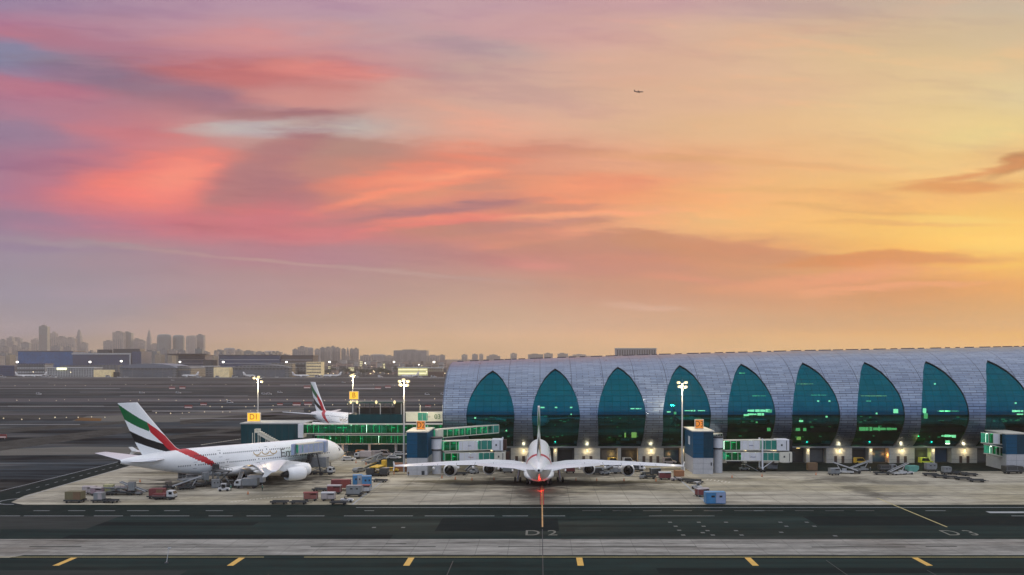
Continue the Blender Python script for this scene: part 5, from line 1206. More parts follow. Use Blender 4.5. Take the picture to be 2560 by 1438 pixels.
x,y=on(2540,1184); truck('dark truck parked against the gate tower at the right edge',x-1,y,10,M_gsed,M_gsed,6.5,1.6)
# more clutter on the stands
def cone(label,x,y): 
    t=thing('traffic_cone',label,'cone',(x,y,0),0,'traffic cones on the stands'); mb=MB(); mb.box(-.3,-.3,0,.3,.3,.06); mb.build('base',M_gsed,t); mb=MB(); mb.tube((0,0,.06),(0,0,.95),.2,.05,10); mb.build('body',cmat('cone_orange',(.6,.16,.03)),t); return t
c0=cone('orange traffic cone on the concrete stand',*on(1105,1196))
for px,py in ((1138,1199),(1180,1201),(1235,1200),(1440,1202),(1492,1203),(1560,1203),(985,1186),(1640,1204),(890,1158),(915,1162),(1830,1195),(1905,1192),(2040,1188),(620,1236),(350,1206)):
    x,y=on(px,py); dup(c0,(x,y,0))
x,y=on(1492,1186); cart('grey baggage cart beside the inner right engine of the middle airliner',x,y,10,M_gseg,M_gsed)
x,y=on(1546,1185); cart('pale baggage cart left of the outer right engine of the middle airliner',x,y+1,5,M_gsew,M_gseg)
x,y=on(1540,1178); truck('grey box truck behind the right wing of the middle airliner',x,y+3,175,M_gsew,M_gseg,6.5,2.0)
x,y=on(1590,1182); truck('white cab truck behind the outer right engine',x,y+3,5,M_gsew,M_gsed,6,1.8)
x,y=on(1640,1190); cart('dark baggage cart under the outer right wing',x,y+2,15,M_gseg,M_gsed)
x,y=on(1625,1197); dolly('short dark dolly beside the pale grey tractor',x,y,70,3.4,1.8)
x,y=on(1140,1190); dolly('dark dolly in front of the white column left of the middle airliner',gx(1150,272),272,80,4,2)
x,y=on(1290,1190); cart('small white cart near the left main gear of the middle airliner',gx(1270,277),277,0,M_gsew,M_gseg)
x,y=on(1410,1190); cart('small maroon cart near the right main gear of the middle airliner',gx(1425,277),277,0,M_pinkw,M_maroon)
x,y=on(1700,1193); container('rusty crate leaning by the right gate tower wall',x,y+2,20,0,2.6,2,1.8,cmat('rust_orange',(.28,.12,.05)),None,name='crate',cut=.02,detail=False)
x,y=on(905,1150); truck('pale box truck on the ground right of the left airliner nose',x,y+3,170,M_gsew,M_pinkw,6.5,2.0)
x,y=on(940,1142); cart('pale baggage cart near the dark wedge of ground',x,y,0,M_pinkw,M_pinkw)
x,y=on(930,1158); belt_loader('grey belt loader on the dark wedge of ground',x,y,30,M_gseg)
x,y=on(1870,1180); tug('grey tractor beneath the right-hand jet bridge',gx(1860,283),283,0,M_gseg)
x,y=on(1930,1185); cart('dark cart beneath the cab of the right-hand jet bridge',gx(1930,284),284,0,M_gsed,M_gseg)
x,y=on(2085,1188); cart('grey baggage cart left of the white belt loaders on the right stand',x,y,12,M_gseg,M_gseg)
x,y=on(2225,1181); truck('low grey service truck behind the second white belt loader',x,y+2,0,M_gseg,M_gsed,5.5,1.2)
x,y=on(480,1205); cart('dark baggage cart beneath the red stripe of the left airliner',x,y,30,M_gsed,M_gseg)
x,y=on(455,1196); container('grey cargo container beneath the tail of the left airliner',x,y,25,.1,2.2,2,1.9,M_gsed,None)
x,y=on(520,1212); person('person in dark overalls by the tall rear loader',x,y,120,M_suit,M_vest)
x,y=on(656,1228); person('person in a green vest standing right of the long white trailer box',x,y,60,M_suit,M_vest)
# vehicles in the bays
def bay(px,lab,m,van=True): car(lab,gx(px,302),301.3,0,m,van=van,grp='vehicles in the terminal bays')
bay(1535,'yellow-lit van in the bay right of the middle airliner tail',M_gsey); bay(1572,'white van in the bay beneath the third sail window',M_gsew); bay(1672,'pale van in the bay beneath the fourth sail window',M_pinkw)
bay(2150,'small yellow van in the bay beneath the seventh sail window',M_gsey); bay(2312,'bright yellow-green van in the bay beneath the eighth sail window',cmat('lime_yellow',(.45,.48,.03))); bay(2528,'orange-lit van in the bay at the right edge',cmat('orange_van2',(.5,.2,.06)))
plight('lime_light',(gx(2312,299),298.5,3.5),150,(.85,1,.2))
# ---------------------------------------------------------------- airfield: signs, vans, edge lights
def asign(px,py,s,lab):
    s*=.62; x,y=on(px,py); t=thing('airfield_sign',lab,'sign',(x,y,0),0,'red and white airfield signs')
    mb=MB(); mb.box(-2.2*s,-.2,.5,2.2*s,.2,1.9*s+.3); mb.build('panel',mat('red_sign_panel',(.22,.04,.035),.6),t)
    mb=MB(); mb.box(-2.0*s,-.24,.7,2.0*s,-.204,1.0*s+.2); mb.build('lettering_strip',mat('sign_white_glow',(.55,.42,.38),.5,emit=(1,.8,.72),estr=.12),t)
    mb=MB(); mb.box(-1.5*s,-.1,0,-1.3*s,.1,.5); mb.box(1.3*s,-.1,0,1.5*s,.1,.5); mb.build('post',M_gseg,t)
for px,py,s,lab in ((471,1022,2.0,'red and white airfield sign right of the left airliner fin'),(509,1015,1.8,'red and white airfield sign, upper one right of the left airliner fin'),(4,1098,1.6,'bright red airfield sign at the left edge of the photo'),
    (742,1016,2.2,'red and white airfield sign left of the distant airliner'),(770,1015,2.2,'red and white airfield sign touching the distant airliner fin'),(768,972,3.0,'red and white airfield sign above the distant airliner'),(945,974,2.6,'red and white airfield sign right of the yellow terrace sign'),(970,971,2.6,'red and white airfield sign left of the tall floodlight mast'),
    (430,974,2.6,'faint red airfield sign above the left airliner fin'),(456,973,2.6,'faint red airfield sign right of the one above the fin'),(700,1015,1.6,'small red airfield sign left of the row by the distant fin'),(1070,1020,1.6,'small red airfield sign close to the concourse end')):
    asign(px,py,s,lab)
vp=[(97,987,'far left'),(355,984,'above the left airliner fin'),(446,984,'right above the left airliner fin'),(575,1008,'left of the yellow sign'),(432,952,'near the far runway edge'),(660,987,'right of the mast by the yellow sign, left of the pair'),(673,987,'right of the mast by the yellow sign, right of the pair'),(700,983,'between the mast and the distant fin'),(859,957.5,'beside the mast behind the pavilion'),(1068,988,'near the concourse end'),(1108,988,'right beside the concourse end'),(152,946.5,'on the far perimeter line')]
for k,(px,py,d) in enumerate(vp):
    x,y=on(px,py); c_=car('small white van '+d,x,y,rr.uniform(-15,15),M_gsew,van=True); sc_=1.0; c_.scale=(sc_,)*3
x,y=on(425,1404); mp_=thing('marker_post','thin pale pole leaning beside the yellow taxiway bars near the bottom edge','post',(x,y-1.5,0)); mb=MB(); mb.tube((0,0,0),(.25,.4,2.6),.06,.05,8); mb.build('pole',M_gsew,mp_); mb=MB(); mb.box(.1,.3,2.55,.6,.55,2.75); mb.build('lamp_head',M_gsew,mp_); mb=MB(); mb.tube((0,0,0),(0,0,.25),.35,.3,12); mb.build('base',M_gsed,mp_)
el0=None
for (pa_,pb_,n) in (((20,1001),(1100,1001),24),((0,964),(1100,964),22),((360,1036),(780,1027),12),((0,1050),(330,1043),9),((500,1018),(1105,1012),14)):
    for i in range(n):
        t_=(i+.5)/n; px=pa_[0]+(pb_[0]-pa_[0])*t_; py=pa_[1]+(pb_[1]-pa_[1])*t_; px+=rr.uniform(-16,16); py+=rr.uniform(-2.2,2.2); x,y=on(px,py)
        if el0 is None:
            el0=thing('taxiway_light','small glowing edge light on the airfield pavement','edge light',(x,y,0),0,'edge lights along the taxiways')
            mb=MB(); mb.tube((0,0,0),(0,0,.25),.15,.12,8); mb.build('base',M_gseg,el0); mb=MB(); mb.loft([[(.34*q*math.cos(a),.34*q*math.sin(a),z) for a in [2*math.pi*i_/8 for i_ in range(8)]] for z,q in ((.26,.8),(.5,1),(.8,.4))]); mb.build('lens',mat('edge_light_glow',(.2,.18,.12),.5,emit=(1,.82,.5),estr=.75),el0)
        else: dup(el0,(x,y,0),scale=rr.uniform(.7,1.25))
# ---------------------------------------------------------------- far side of the airfield
def fbuild(name,lab,x0,x1,ytop,ybase,Y,m,depth=40,cat='building',roof=None,win=None,grp=None,floors=0,slat=False):
    X0,X1=gx(x0,Y),gx(x1,Y); h=hz(ytop,Y); t=thing(name,lab,cat,((X0+X1)/2,Y,0),0,grp); w_=(X1-X0)/2
    mb=MB(); mb.box(-w_,0,0,w_,depth,h); b=mb.build('wall',m,t)
    if roof: mb=MB(); mb.box(-w_-1.5,-1.5,h+.01,w_+1.5,depth+1.5,h+1.6); mb.build('roof',roof,t)
    if floors:
        for k in range(floors):
            z=h*(k+.55)/floors; mb=MB(); mb.box(-w_*.98,-.35,z-h*.16/floors,w_*.98,-.02,z+h*.2/floors); mb.build('window_band',win,b)
    return t
M_fblue=mat('far_blue_glass',(.006,.10,.26),.25,noise=.45,nscale=.06); M_fblue2=mat('far_slate_glass',(.014,.045,.12),.3,noise=.3,nscale=.03); M_fgrey=mat('far_grey_wall',(.17,.18,.18),.8,noise=.3,nscale=.05); M_fbei=mat('far_beige_wall',(.34,.28,.19),.8,noise=.25,nscale=.08); M_fwhite=mat('far_white_wall',(.42,.42,.40),.8,noise=.2,nscale=.05); M_fdark=mat('far_dark_glazing',(.02,.028,.035),.4)
window_grid(M_fblue,(.008,.15,.34),(.002,.09,.28),3.5,3.6,.7); window_grid(M_fblue2,(.03,.07,.15),(.006,.035,.11),4.5,3.8,1.0); window_grid(M_fgrey,(.17,.175,.17),(.05,.055,.06),7,4.5,3.2); window_grid(M_fbei,(.36,.30,.21),(.10,.08,.06),4.5,3.6,2.2); window_grid(M_fwhite,(.42,.42,.40),(.06,.065,.07),5,3.6,2.0)
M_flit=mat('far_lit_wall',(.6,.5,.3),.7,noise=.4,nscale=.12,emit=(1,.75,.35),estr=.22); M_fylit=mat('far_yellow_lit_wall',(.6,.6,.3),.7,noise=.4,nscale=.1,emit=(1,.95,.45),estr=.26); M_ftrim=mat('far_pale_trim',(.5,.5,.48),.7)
fbuild('glass_office','long deep-blue glass building, leftmost on the far side',45,182,879,0,2300,M_fblue,60,roof=M_fdark)
fbuild('glass_office','slate-blue glass building right of the deep-blue one',182,232,884,0,2290,M_fblue2,60,roof=M_fdark)
t_=fbuild('glass_office','slate-blue office block framed by a pale edge',232,328,883,0,2250,M_fblue2,70)
mb=MB(); X=gx(326,2249)-t_.location.x; mb.box(X-1.5,-3,0,X+1.5,-.5,hz(883,2249)); mb.box(gx(180,2249)-t_.location.x,-3,hz(886.5,2249),X-1.5,-.5,hz(883,2249)); mb.build('frame_edge',M_ftrim,t_)
fbuild('glass_office','blue end block right of the pale framed edge',330,353,879,0,2245,M_fblue2,60)
fbuild('roof_plant','dark plant room on the roof of the slate-blue blocks',243,272,874,0,2320,M_fdark,20,cat='plant room')
fbuild('roof_plant','long thin roof level above the framed office block',283,350,872.5,0,2340,M_fdark,30,cat='plant room')
fbuild('low_building','dark blue low building at the left edge of the far side',-20,36,914,0,1750,M_fblue2,40)
fbuild('car_park','low car park with dark slatted levels at the far left',42,112,911,0,1720,M_fwhite,30,win=M_fdark,floors=3,roof=M_fblue2)
fbuild('low_building','pale low building with a bright lit strip',118,235,921,0,1690,M_fwhite,30,roof=M_ftrim)
fbuild('low_building','greyish hall in front of the framed office block',150,245,914,0,1800,M_fgrey,30)
mb=MB(); lt=thing('lit_strip','bright lit strip window on the low pale building','lit window',(gx(155,1688),1688,0)); mb.box(-10,-.5,hz(925,1688),9,-.1,hz(919.5,1688)); mb.build('lit_window',mat('far_bright_strip',(1,1,.7),.5,emit=(1,1,.6),estr=1.3),lt)
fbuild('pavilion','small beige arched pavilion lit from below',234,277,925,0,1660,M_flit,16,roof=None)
fbuild('low_building','dark shed right of the beige pavilion',278,298,930,0,1670,M_fdark,16)
fbuild('low_building','pale grey hall behind the beige pavilion',236,295,913,0,1760,M_fgrey,20)
def hangar(lab,x0,x1,ye,yr,Y,m,mr,depth=70,flat=False):
    X0,X1=gx(x0,Y),gx(x1,Y); t=thing('hangar',lab,'hangar',((X0+X1)/2,Y,0)); w_=(X1-X0)/2; he=hz(ye,Y); hr=hz(yr,Y)
    mb=MB(); mb.box(-w_,0,0,w_,depth,he); mb.build('wall',m,t)
    mb=MB(); mb.prism([(-w_*1.03,he+.01)]+[(w_*1.03*math.cos(math.pi-math.pi*k/10),he+.01+(hr-he)*math.sin(math.pi*k/10)) for k in range(1,10)]+[(w_*1.03,he+.01)],-2,depth); mb.build('roof',mr,t)
    for k in range(5): mb=MB(); a=-w_*.9+k*w_*.36; mb.box(a,-.4,.2,a+w_*.33,-.02,he*.8); mb.build('hangar_door',mat('hangar_door_metal',(.11,.125,.14),.6,noise=.2,nscale=.08),t)
    return t
hangar('large grey-roofed hangar in the middle of the far left',300,440,921,909,1640,M_fgrey,mat('hangar_roof',(.15,.17,.20),.6,noise=.15,nscale=.03))
hangar('greenish hangar end joined to the large grey hangar',435,478,922,915,1650,M_fbei,M_fgrey)
hangar('long low hangar behind the mast near the yellow sign',582,722,921,912,1640,M_fgrey,M_fgrey)
# flared office
for lab,x0,x1,yt,Y in (('flared dark glass office with pale floor lines',446,512,889,2100),('long dark office with pale floor bands right of the flared one',548,700,889,2080),('brownish office block at the right end of the long dark office',700,782,890,2090)):
    t_=fbuild('glass_office',lab,x0,x1,yt,0,Y,M_fblue2 if x0<700 else mat('far_brown_wall',(.09,.07,.065),.7),50,roof=M_fdark)
    w_=(gx(x1,Y)-gx(x0,Y))/2; h=hz(yt,Y)
    for k in range(3): mb=MB(); mb.box(-w_*.97,-.5,h*.35+k*h*.2,w_*.97,-.03,h*.35+k*h*.2+1.1); mb.build('floor_band',M_ftrim,t_)
mb=MB(); fr=thing('flared_roof','wide dark flared roof crowning the round office','roof canopy',(gx(478,2099),2080,0)); 
mb.loft([[((30+q)*math.cos(a)*1.25,(20+q)*math.sin(a),z) for a in [2*math.pi*i/20 for i in range(20)]] for z,q in ((hz(889,2090),0),(hz(886,2090),9),(hz(884.5,2090),9))],smooth=False); mb.build('canopy',M_fdark,fr)
fbuild('low_building','dark block just right of the flared office',508,531,900,0,2060,M_fdark,30)
fbuild('low_building','pale flat building under the flared office',440,535,917,0,1780,M_fgrey,30,roof=M_ftrim)
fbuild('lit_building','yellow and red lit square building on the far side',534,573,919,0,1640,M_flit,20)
t_=fbuild('terminal_wing','far terminal wing with dark glazing',680,764,907,0,1700,M_fgrey,30,win=M_fdark,floors=2)
fbuild('terminal_pier','tan tower block left of the parked white aircraft',711,731,909,0,1660,M_fbei,20)
fbuild('terminal_pier','cream banded block right of the parked white aircraft',766,803,905,0,1660,M_flit,24,win=M_fbei,floors=5)
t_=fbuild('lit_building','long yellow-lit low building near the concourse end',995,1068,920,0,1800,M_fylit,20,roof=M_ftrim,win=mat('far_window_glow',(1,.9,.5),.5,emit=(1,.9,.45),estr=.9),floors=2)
fbuild('lit_building','pale lit low building right beside the concourse end',1062,1106,921,0,1810,M_fbei,20,roof=M_ftrim)
fbuild('low_building','brown low shed near the concourse end',1070,1108,930,0,1700,mat('far_brown_shed',(.10,.065,.05),.8),20)
M_dot=mat('warm_window_dot',(1,.8,.5),.5,emit=(1,.78,.42),estr=1.6)
# small town beyond: individual little buildings
rr=random.Random(21); k=0
proto=None; where=[]
for row,(Y,y0,y1) in enumerate(((1900,924,934),(2300,914,924),(2900,905,914),(3600,899,906))):
    x=806+row*7
    while x<1112:
        w_=rr.uniform(6,20); where.append((x,w_,rr.uniform(y0,y1),Y+rr.uniform(-60,60))); x+=w_+rr.uniform(-1,6)
mats=[M_fwhite,M_fbei,M_fgrey,M_fdark,mat('far_pinkish_wall',(.3,.22,.19),.8)]
unit={}
for i,(x,w_,yt,Y) in enumerate(where):
    mi=rr.choice((0,0,1,2,2,3,4)); h=max(5,hz(yt,Y)); W_=w_*Y/F
    if mi not in unit:
        mb=MB(); mb.box(-.5,0,0,.5,1,1); unit[mi]=mb
    t=thing('town_building',('pale','beige','grey','dark','pinkish')[mi]+' low town building beyond the runway, right of the cream banded block',"building",(gx(x+w_/2,Y),Y,0),0,'low town buildings beyond the runway')
    mb=MB(); mb.box(-W_/2,0,0,W_/2,18,h); mb.build('wall',mats[mi],t)
    mb=MB(); mb.box(-W_/2-.4,-.4,h+.01,W_/2+.4,18.4,h+.7); mb.build('roof',M_fdark if mi!=3 else M_fgrey,t)
    if rr.random()<.35: mb=MB(); a=rr.uniform(-.35,.2)*W_; mb.box(a,-.5,h*.3,a+rr.uniform(1.5,4),-.31,h*.3+1.4); mb.build('lit_window',M_dot,t)
    for q in range(rr.choice((1,2,3))): mb=MB(); z=h*(q+.4)/3; mb.box(-W_*.4,-.3,z,W_*.4,-.02,z+h*.13); mb.build('window_band',M_fdark if mi!=3 else mat('far_window_glow',(1,.9,.5),.5),t)
# far trees: clumps of small leaf faces
def tree(label,X,Y,h,w_,seed,grp='trees beyond the runway'):
    t=thing('tree',label,'tree',(X,Y,0),0,grp); r_=random.Random(seed)
    mb=MB(); mb.tube((0,0,0),(0,0,h*.55),.5,.25,8)
    for k in range(4): a=r_.uniform(0,6.3); mb.tube((0,0,h*.4),(w_*.3*math.cos(a),w_*.3*math.sin(a),h*.75),.22,.08,6)
    mb.build('trunk',mat('bark',(.06,.045,.035),.9),t)
    mb=MB()
    for k in range(420):
        u=r_.random(); cl=k%9; ca=cl*.7; cx,cy,cz=(w_*.28*math.cos(ca*2.1),w_*.28*math.sin(ca*2.1),h*(.55+.04*cl))
        p=Vector((cx+r_.gauss(0,w_*.13),cy+r_.gauss(0,w_*.13),cz+r_.gauss(0,h*.08))); s=r_.uniform(.4,.9)
        a=Vector((r_.uniform(-1,1),r_.uniform(-1,1),r_.uniform(-1,1))).normalized()*s; b=a.cross(Vector((r_.uniform(-1,1),r_.uniform(-1,1),r_.uniform(-1,1)))).normalized()*s*.7
        mb.add([p-a,p+b,p+a,p-b],[(0,1,2,3)])
    mb.build('crown',mat('far_foliage',(.035,.055,.035),.9,noise=.5,nscale=.3),t); return t
tp=None
for i in range(60):
    px=rr.choice((rr.uniform(805,900),rr.uniform(895,1000),rr.uniform(0,640),rr.uniform(20,440))); Y=rr.uniform(1750,2150); h=rr.uniform(9,15)
    if i<4: tp_=tree('dark tree among the low buildings beyond the runway',gx(px,Y),Y,h,h*1.1,i); tp=(tp or [])+[tp_]
    else:
        s=rr.uniform(.8,1.3); dup(tp[i%4],(gx(px,Y),Y,0),rr.uniform(0,6),scale=s)
# far floodlight masts
for k,px in enumerate((43,225,303,450,558,716,824,913,985,1047,1085)):
    Y=1720+ (k%3)*40; h=hz((905,905,903,905,905,905,905,908,905,912,905)[k],Y); sz=(1,1,1,.9,1,.9,.9,.5,.9,.5,1)[k]
    t=thing('floodlight_mast',f'far floodlight mast beyond the runway, {("first","second","third","fourth","fifth","sixth","seventh","eighth","ninth","tenth","eleventh")[k]} from the left','lamp post',(gx(px,Y),Y,0),0,'far floodlight masts')
    mb=MB(); mb.tube((0,0,0),(0,0,h),.45,.3,8); mb.build('pole',M_fgrey,t)
    mb=MB(); mb.loft([[(2.3*sz*q*math.cos(a),1.5*sz*q*math.sin(a),h+z*sz) for a in [2*math.pi*i/12 for i in range(12)]] for z,q in ((-1.8,.4),(-1.2,.9),(.6,1),(1.4,.5))]); mb.build('floodlight',mat('far_lamp_glow',(1,1,.95),.5,emit=(1,.95,.82),estr=5),t)
pl=None
for i in range(44):
    px=rr.uniform(0,1105); Y=rr.uniform(1625,2300); h=rr.uniform(3,11)
    if pl is None:
        pl=thing('perimeter_lamp','small warm lamp post among the far buildings','lamp post',(gx(px,Y),Y,0),0,'small lamps beyond the runway'); mb=MB(); mb.tube((0,0,0),(0,0,8),.18,.12,6); mb.build('pole',M_fgrey,pl); mb=MB(); mb.loft([[(.75*q*math.cos(a),.75*q*math.sin(a),8+z) for a in [2*math.pi*i/8 for i in range(8)]] for z,q in ((-.5,.5),(0,1),(.6,.5))]); mb.build('lamp_head',mat('perimeter_lamp_glow',(1,.8,.5),.5,emit=(1,.8,.45),estr=3.5),pl)
    else: dup(pl,(gx(px,Y),Y,0),0,scale=(1,1,h/8))
v0=car('small white van parked along the far buildings',gx(120,1630),1630,0,M_gsew,van=True,grp='vans parked along the far buildings'); v0.scale=(1.6,1.6,1.6)
for i in range(46):
    px=rr.uniform(0,1108); Y=rr.uniform(1605,1655); dup(v0,(gx(px,Y),Y,0),rr.choice((0,0,.3,1.5,-.4)),scale=rr.uniform(1.2,2.2))
# far parked jets (copies of the airliner, shrunk to mid-size jets)
def jet(nm,lab,m):
    t=thing(nm,lab,'airliner'); 
    mb=MB(); mb.loft([[(w_*math.cos(a),s,3.6+zc+w_*math.sin(a)) for a in [2*math.pi*i/20 for i in range(20)]] for s,w_,zc in ((19,.05,-.4),(18,.9,-.2),(16,1.7,0),(13,2,0),(-9,2,0),(-14,1.4,.6),(-18,.6,1.2),(-19,.15,1.4))]); mb.build('fuselage',m,t)
    for sd in (-1,1):
        mb=MB(); mb.loft([[(sd*x,a,z+b) for a,b in [(le-c,d) for c,d in airfoil(0,ch,.11)]] for x,le,ch,z in ((1.5,5,7,2.8),(6,1.8,4.2,3.2),(17.5,-6,1.6,4.4))]); mb.build('wing',m,t)
        mb=MB(); mb.loft([[(sd*6+r_*math.cos(a),y,2.0+r_*math.sin(a)) for a in [2*math.pi*i/16 for i in range(16)]] for y,r_ in ((5,.8),(4.2,1.05),(2.5,1.05),(.8,.7))]); mb.build('engine',m,t)
        mb=MB(); mb.loft([[(sd*x,le-c,z+d) for c,d in airfoil(0,ch,.1)] for x,le,ch,z in ((.5,-14,3.6,4.6),(6.2,-17.5,1.5,5.0))]); mb.build('tailplane',m,t)
    mb=MB(); mb.loft([[(d,le-c,z) for c,d in airfoil(0,ch,.1)] for z,le,ch in ((4.8,-11.5,6.5),(11.6,-17.6,2.6))]); mb.build('tail_fin',m,t)
    return t
j1=jet('jetliner','white jet parked between the tan and cream blocks on the far side',mat('far_jet_white',(.75,.72,.68),.4)); Yj=1640
j1.location=(gx(752,Yj),Yj,0); j1.rotation_euler=(0,0,R(-100)); j1['group']='jets parked on the far side'; j1.scale=(.9,)*3
for px,a,lab in ((632,-70,'pale jet behind the mast near the yellow sign, its tail standing up'),(475,80,'white jet parked before the greenish hangar end'),(60,-95,'small jet parked at the far left'),(95,85,'white jet right of the small one at the far left'),(830,95,'white jet right of the cream banded block'),(1025,80,'jet parked before the yellow-lit building')):
    d=dup(j1,(gx(px,1640),1640,0),R(a),lab,'jets parked on the far side',.9)
fj=dup(j1,(gx(1597,5200),5200,hz(232,5200)),R(-86),'small dark airliner flying high in the orange sky',None,1.0)
del fj['group']
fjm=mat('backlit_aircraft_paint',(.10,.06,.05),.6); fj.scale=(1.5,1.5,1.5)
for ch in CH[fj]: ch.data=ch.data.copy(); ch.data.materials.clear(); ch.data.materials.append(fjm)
# ---------------------------------------------------------------- city skyline
M_t1=mat('tower_grey_glass',(.20,.20,.20),.5,noise=.2,nscale=.02); M_t2=mat('tower_concrete',(.34,.30,.26),.8,noise=.2,nscale=.02); M_t3=mat('tower_bluish_glass',(.11,.16,.17),.4,noise=.2,nscale=.02); M_tw=mat('tower_window_shade',(.12,.125,.13),.5)
window_grid(M_t1,(.25,.25,.25),(.10,.105,.11),9,4,2.2); window_grid(M_t2,(.40,.35,.30),(.16,.14,.13),12,4,2.4); window_grid(M_t3,(.14,.19,.20),(.07,.11,.12),8,4,1.6)
ordn=lambda n: ['first','second','third','fourth','fifth','sixth','seventh','eighth','ninth','tenth','eleventh','twelfth','thirteenth','fourteenth','fifteenth','sixteenth','seventeenth','eighteenth','nineteenth','twentieth','twenty-first','twenty-second','twenty-third','twenty-fourth','twenty-fifth','twenty-sixth','twenty-seventh','twenty-eighth','twenty-ninth','thirtieth'][n]
def tower(lab,x0,x1,yt,Y,m,kind='slab',grp='hazy skyline towers'):
    X0,X1=gx(x0,Y),gx(x1,Y); h=hz(yt,Y); w_=(X1-X0)/2; t=thing('tower_block',lab,'tower',((X0+X1)/2,Y,0),0,grp)
    mb=MB()
    if kind=='round': mb.loft([[(w_*k*math.cos(a),w_*k*math.sin(a)*.8,z) for a in [2*math.pi*i/16 for i in range(16)]] for z,k in ((0,1),(h*.9,1),(h*.97,.9),(h,.65))],smooth=False)
    elif kind=='step': mb.box(-w_,0,0,w_,w_*1.4,h*.82); mb.box(-w_*.6,w_*.2,h*.82,w_*.6,w_*1.2,h*.95); mb.box(-w_*.25,w_*.5,h*.95,w_*.25,w_,h)
    elif kind=='spire': mb.box(-w_,0,0,w_,w_*1.6,h*.55); mb.box(-w_*.55,w_*.3,h*.55,w_*.55,w_*1.3,h*.78); mb.loft([[(a*w_*.4*q,w_*.8+b*w_*.4*q,z) for a,b in ((-1,-1),(1,-1),(1,1),(-1,1))] for z,q in ((h*.78,1),(h*.9,.8),(h,.1))],smooth=False)
    else: mb.box(-w_,0,0,w_,w_*1.2,h)
    b=mb.build('wall',m,t)
    n=4 if kind!='round' else 0
    for k in range(n):
        a=-w_*.8+k*w_*.42; mb=MB(); mb.box(a,-.6,h*.08,a+w_*.2,-.05,h*(.78 if kind!='spire' else .5)); mb.build('window_column',M_tw,b)
    if kind=='slab': mb=MB(); mb.box(-w_*.5,w_*.2,h+.02,w_*.3,w_,h+h*.03+2); mb.build('roof_plant',M_tw,t)
    return t
T1=[(0,12,850,5200,'slab'),(10,34,841,5600,'step'),(30,50,846,5800,'slab'),(52,72,857,5000,'slab'),(70,97,846,5900,'step'),(97,118,816,5400,'slab'),(118,142,829,6000,'step'),(140,165,843,5600,'slab'),(163,186,846,5400,'slab'),(184,204,822,5700,'spire'),(200,216,858,5100,'slab'),(2,22,868,4200,'slab'),(26,46,866,4300,'slab'),(48,70,872,4200,'slab'),(128,150,866,4400,'slab'),(160,178,868,4300,'slab')]
for i,(a,b,y,Y,k) in enumerate(sorted(T1)): tower(('tallest grey tower of the hazy left skyline' if y==816 else f'hazy tower block at the left end of the skyline, {ordn(i)} from the left'),a,b,y,Y,(M_t3 if y==816 else (M_t1,M_t2)[i%2]),k)
T2=[(258,282,853,5600,'slab'),(281,308,831,5300,'slab'),(306,328,832,5350,'slab'),(333,350,848,5800,'slab'),(346,362,852,5400,'slab'),(362,378,824,5600,'spire'),(376,394,861,5000,'slab'),(393,428,836,5000,'round'),(432,461,838,5050,'round'),(465,492,839,4950,'round'),(490,509,838,5000,'slab'),(356,392,878,3300,'slab'),(400,418,874,3300,'slab'),(424,440,876,3300,'slab'),(444,462,876,3500,'slab'),(488,505,872,3400,'slab'),(505,522,880,3600,'slab'),(536,560,876,4600,'slab'),(560,588,870,5000,'round'),(588,604,875,4500,'slab'),(606,634,878,4300,'slab'),(636,660,880,4500,'slab'),(660,690,877,5000,'round')]
for i,(a,b,y,Y,k) in enumerate(sorted(T2)): tower(f'hazy tower in the middle skyline cluster, {ordn(i)} from the left',a,b,y,Y,(M_t1,M_t2,M_t3)[i%3],k)
T3=[(731,745,874,4000,'slab'),(744,766,868,3900,'slab'),(766,784,869,4050,'round'),(786,800,874,3900,'slab'),(799,814,870,4000,'slab'),(812,828,869,3950,'slab'),(826,838,867,4000,'slab'),(838,850,870,4000,'slab'),(853,864,873,4000,'slab'),(863,874,868,3950,'spire'),(874,884,873,4000,'slab'),(884,896,872,3950,'slab')]
for i,(a,b,y,Y,k) in enumerate(T3): tower(f'apartment tower in the cluster above the cream banded block, {ordn(i)} from the left',a,b,y,Y,(M_t1,M_t2)[i%2],k)
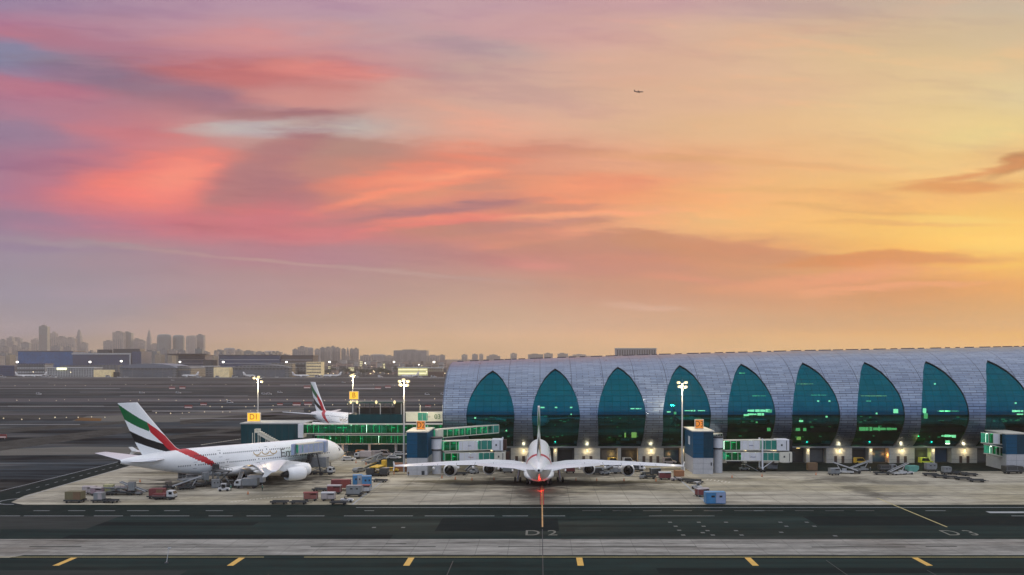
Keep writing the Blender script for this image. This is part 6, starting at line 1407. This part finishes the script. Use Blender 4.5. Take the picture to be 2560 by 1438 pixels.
T4=[(900,930,889,4200,'slab'),(926,965,886,4600,'round'),(962,985,890,4300,'slab'),(984,1066,876,4300,'slab'),(1066,1098,889,4200,'slab'),(1098,1112,888,4500,'slab'),(1154,1168,887,5200,'slab'),(1180,1194,886,5200,'slab'),(1198,1208,886,5200,'slab'),(1216,1250,886,5300,'step'),(1276,1292,884,5200,'slab'),(1320,1358,886,4600,'slab'),(1360,1382,884,4700,'slab'),(1394,1420,884,5200,'slab'),(1422,1476,885,5300,'step')]
for i,(a,b,y,Y,k) in enumerate(T4): tower(('wide pale slab block left of the concourse end' if a==984 else f'faint block on the horizon around the concourse end, {ordn(i)} from the left'),a,b,y,Y,(M_t2,M_t1)[i%2],k)
# the white colonnaded slab above the roof
t_=fbuild('slab_block','pale ribbed slab block showing above the concourse roof',1540,1641,872,0,2400,mat('ribbed_slab_wall',(.30,.30,.31),.7),40,roof=M_ftrim)
w_=(gx(1641,2400)-gx(1540,2400))/2; h=hz(872,2400)
for k in range(16): mb=MB(); a=-w_*.95+k*w_*.122; mb.box(a,-1.2,4,a+w_*.05,-.05,h-3); mb.build('window_column',M_fdark,t_)
# distant low city mass
rr=random.Random(5)
for i in range(110):
    px=rr.uniform(-10,730); Y=rr.uniform(2500,4200); w_=rr.uniform(5,20); yt=rr.uniform(878,897); m=rr.choice((M_t2,M_t1,M_fbei))
    X=gx(px,Y); h=hz(yt,Y); t=thing('city_building','hazy low city building between the far offices and the towers','building',(X,Y,0),0,'hazy low city buildings')
    mb=MB(); mb.box(-w_*Y/F/2,0,0,w_*Y/F/2,30,h); mb.build('wall',m,t); mb=MB(); mb.box(-w_*Y/F/2*.4,5,h+.01,w_*Y/F/2*.2,20,h+4); mb.build('roof_plant',M_tw,t)
# ---------------------------------------------------------------- haze
hm=bpy.data.materials.new('dusty_haze'); hm.use_nodes=True; T=NT(hm.node_tree); T.n.clear()
o_=T.new('ShaderNodeOutputMaterial'); pvn=T.new('ShaderNodeVolumePrincipled'); pvn.inputs['Color'].default_value=(1.0,.86,.72,1); pvn.inputs['Density'].default_value=DENS; pvn.inputs['Anisotropy'].default_value=.35
T.l.new(pvn.outputs[0],o_.inputs['Volume'])
mb=MB(); mb.box(-7000,-40,-1,7000,7200,310); hb=mb.build('haze',hm); hb['kind']='stuff'; hb['label']='thin warm dust haze over the airfield and city'
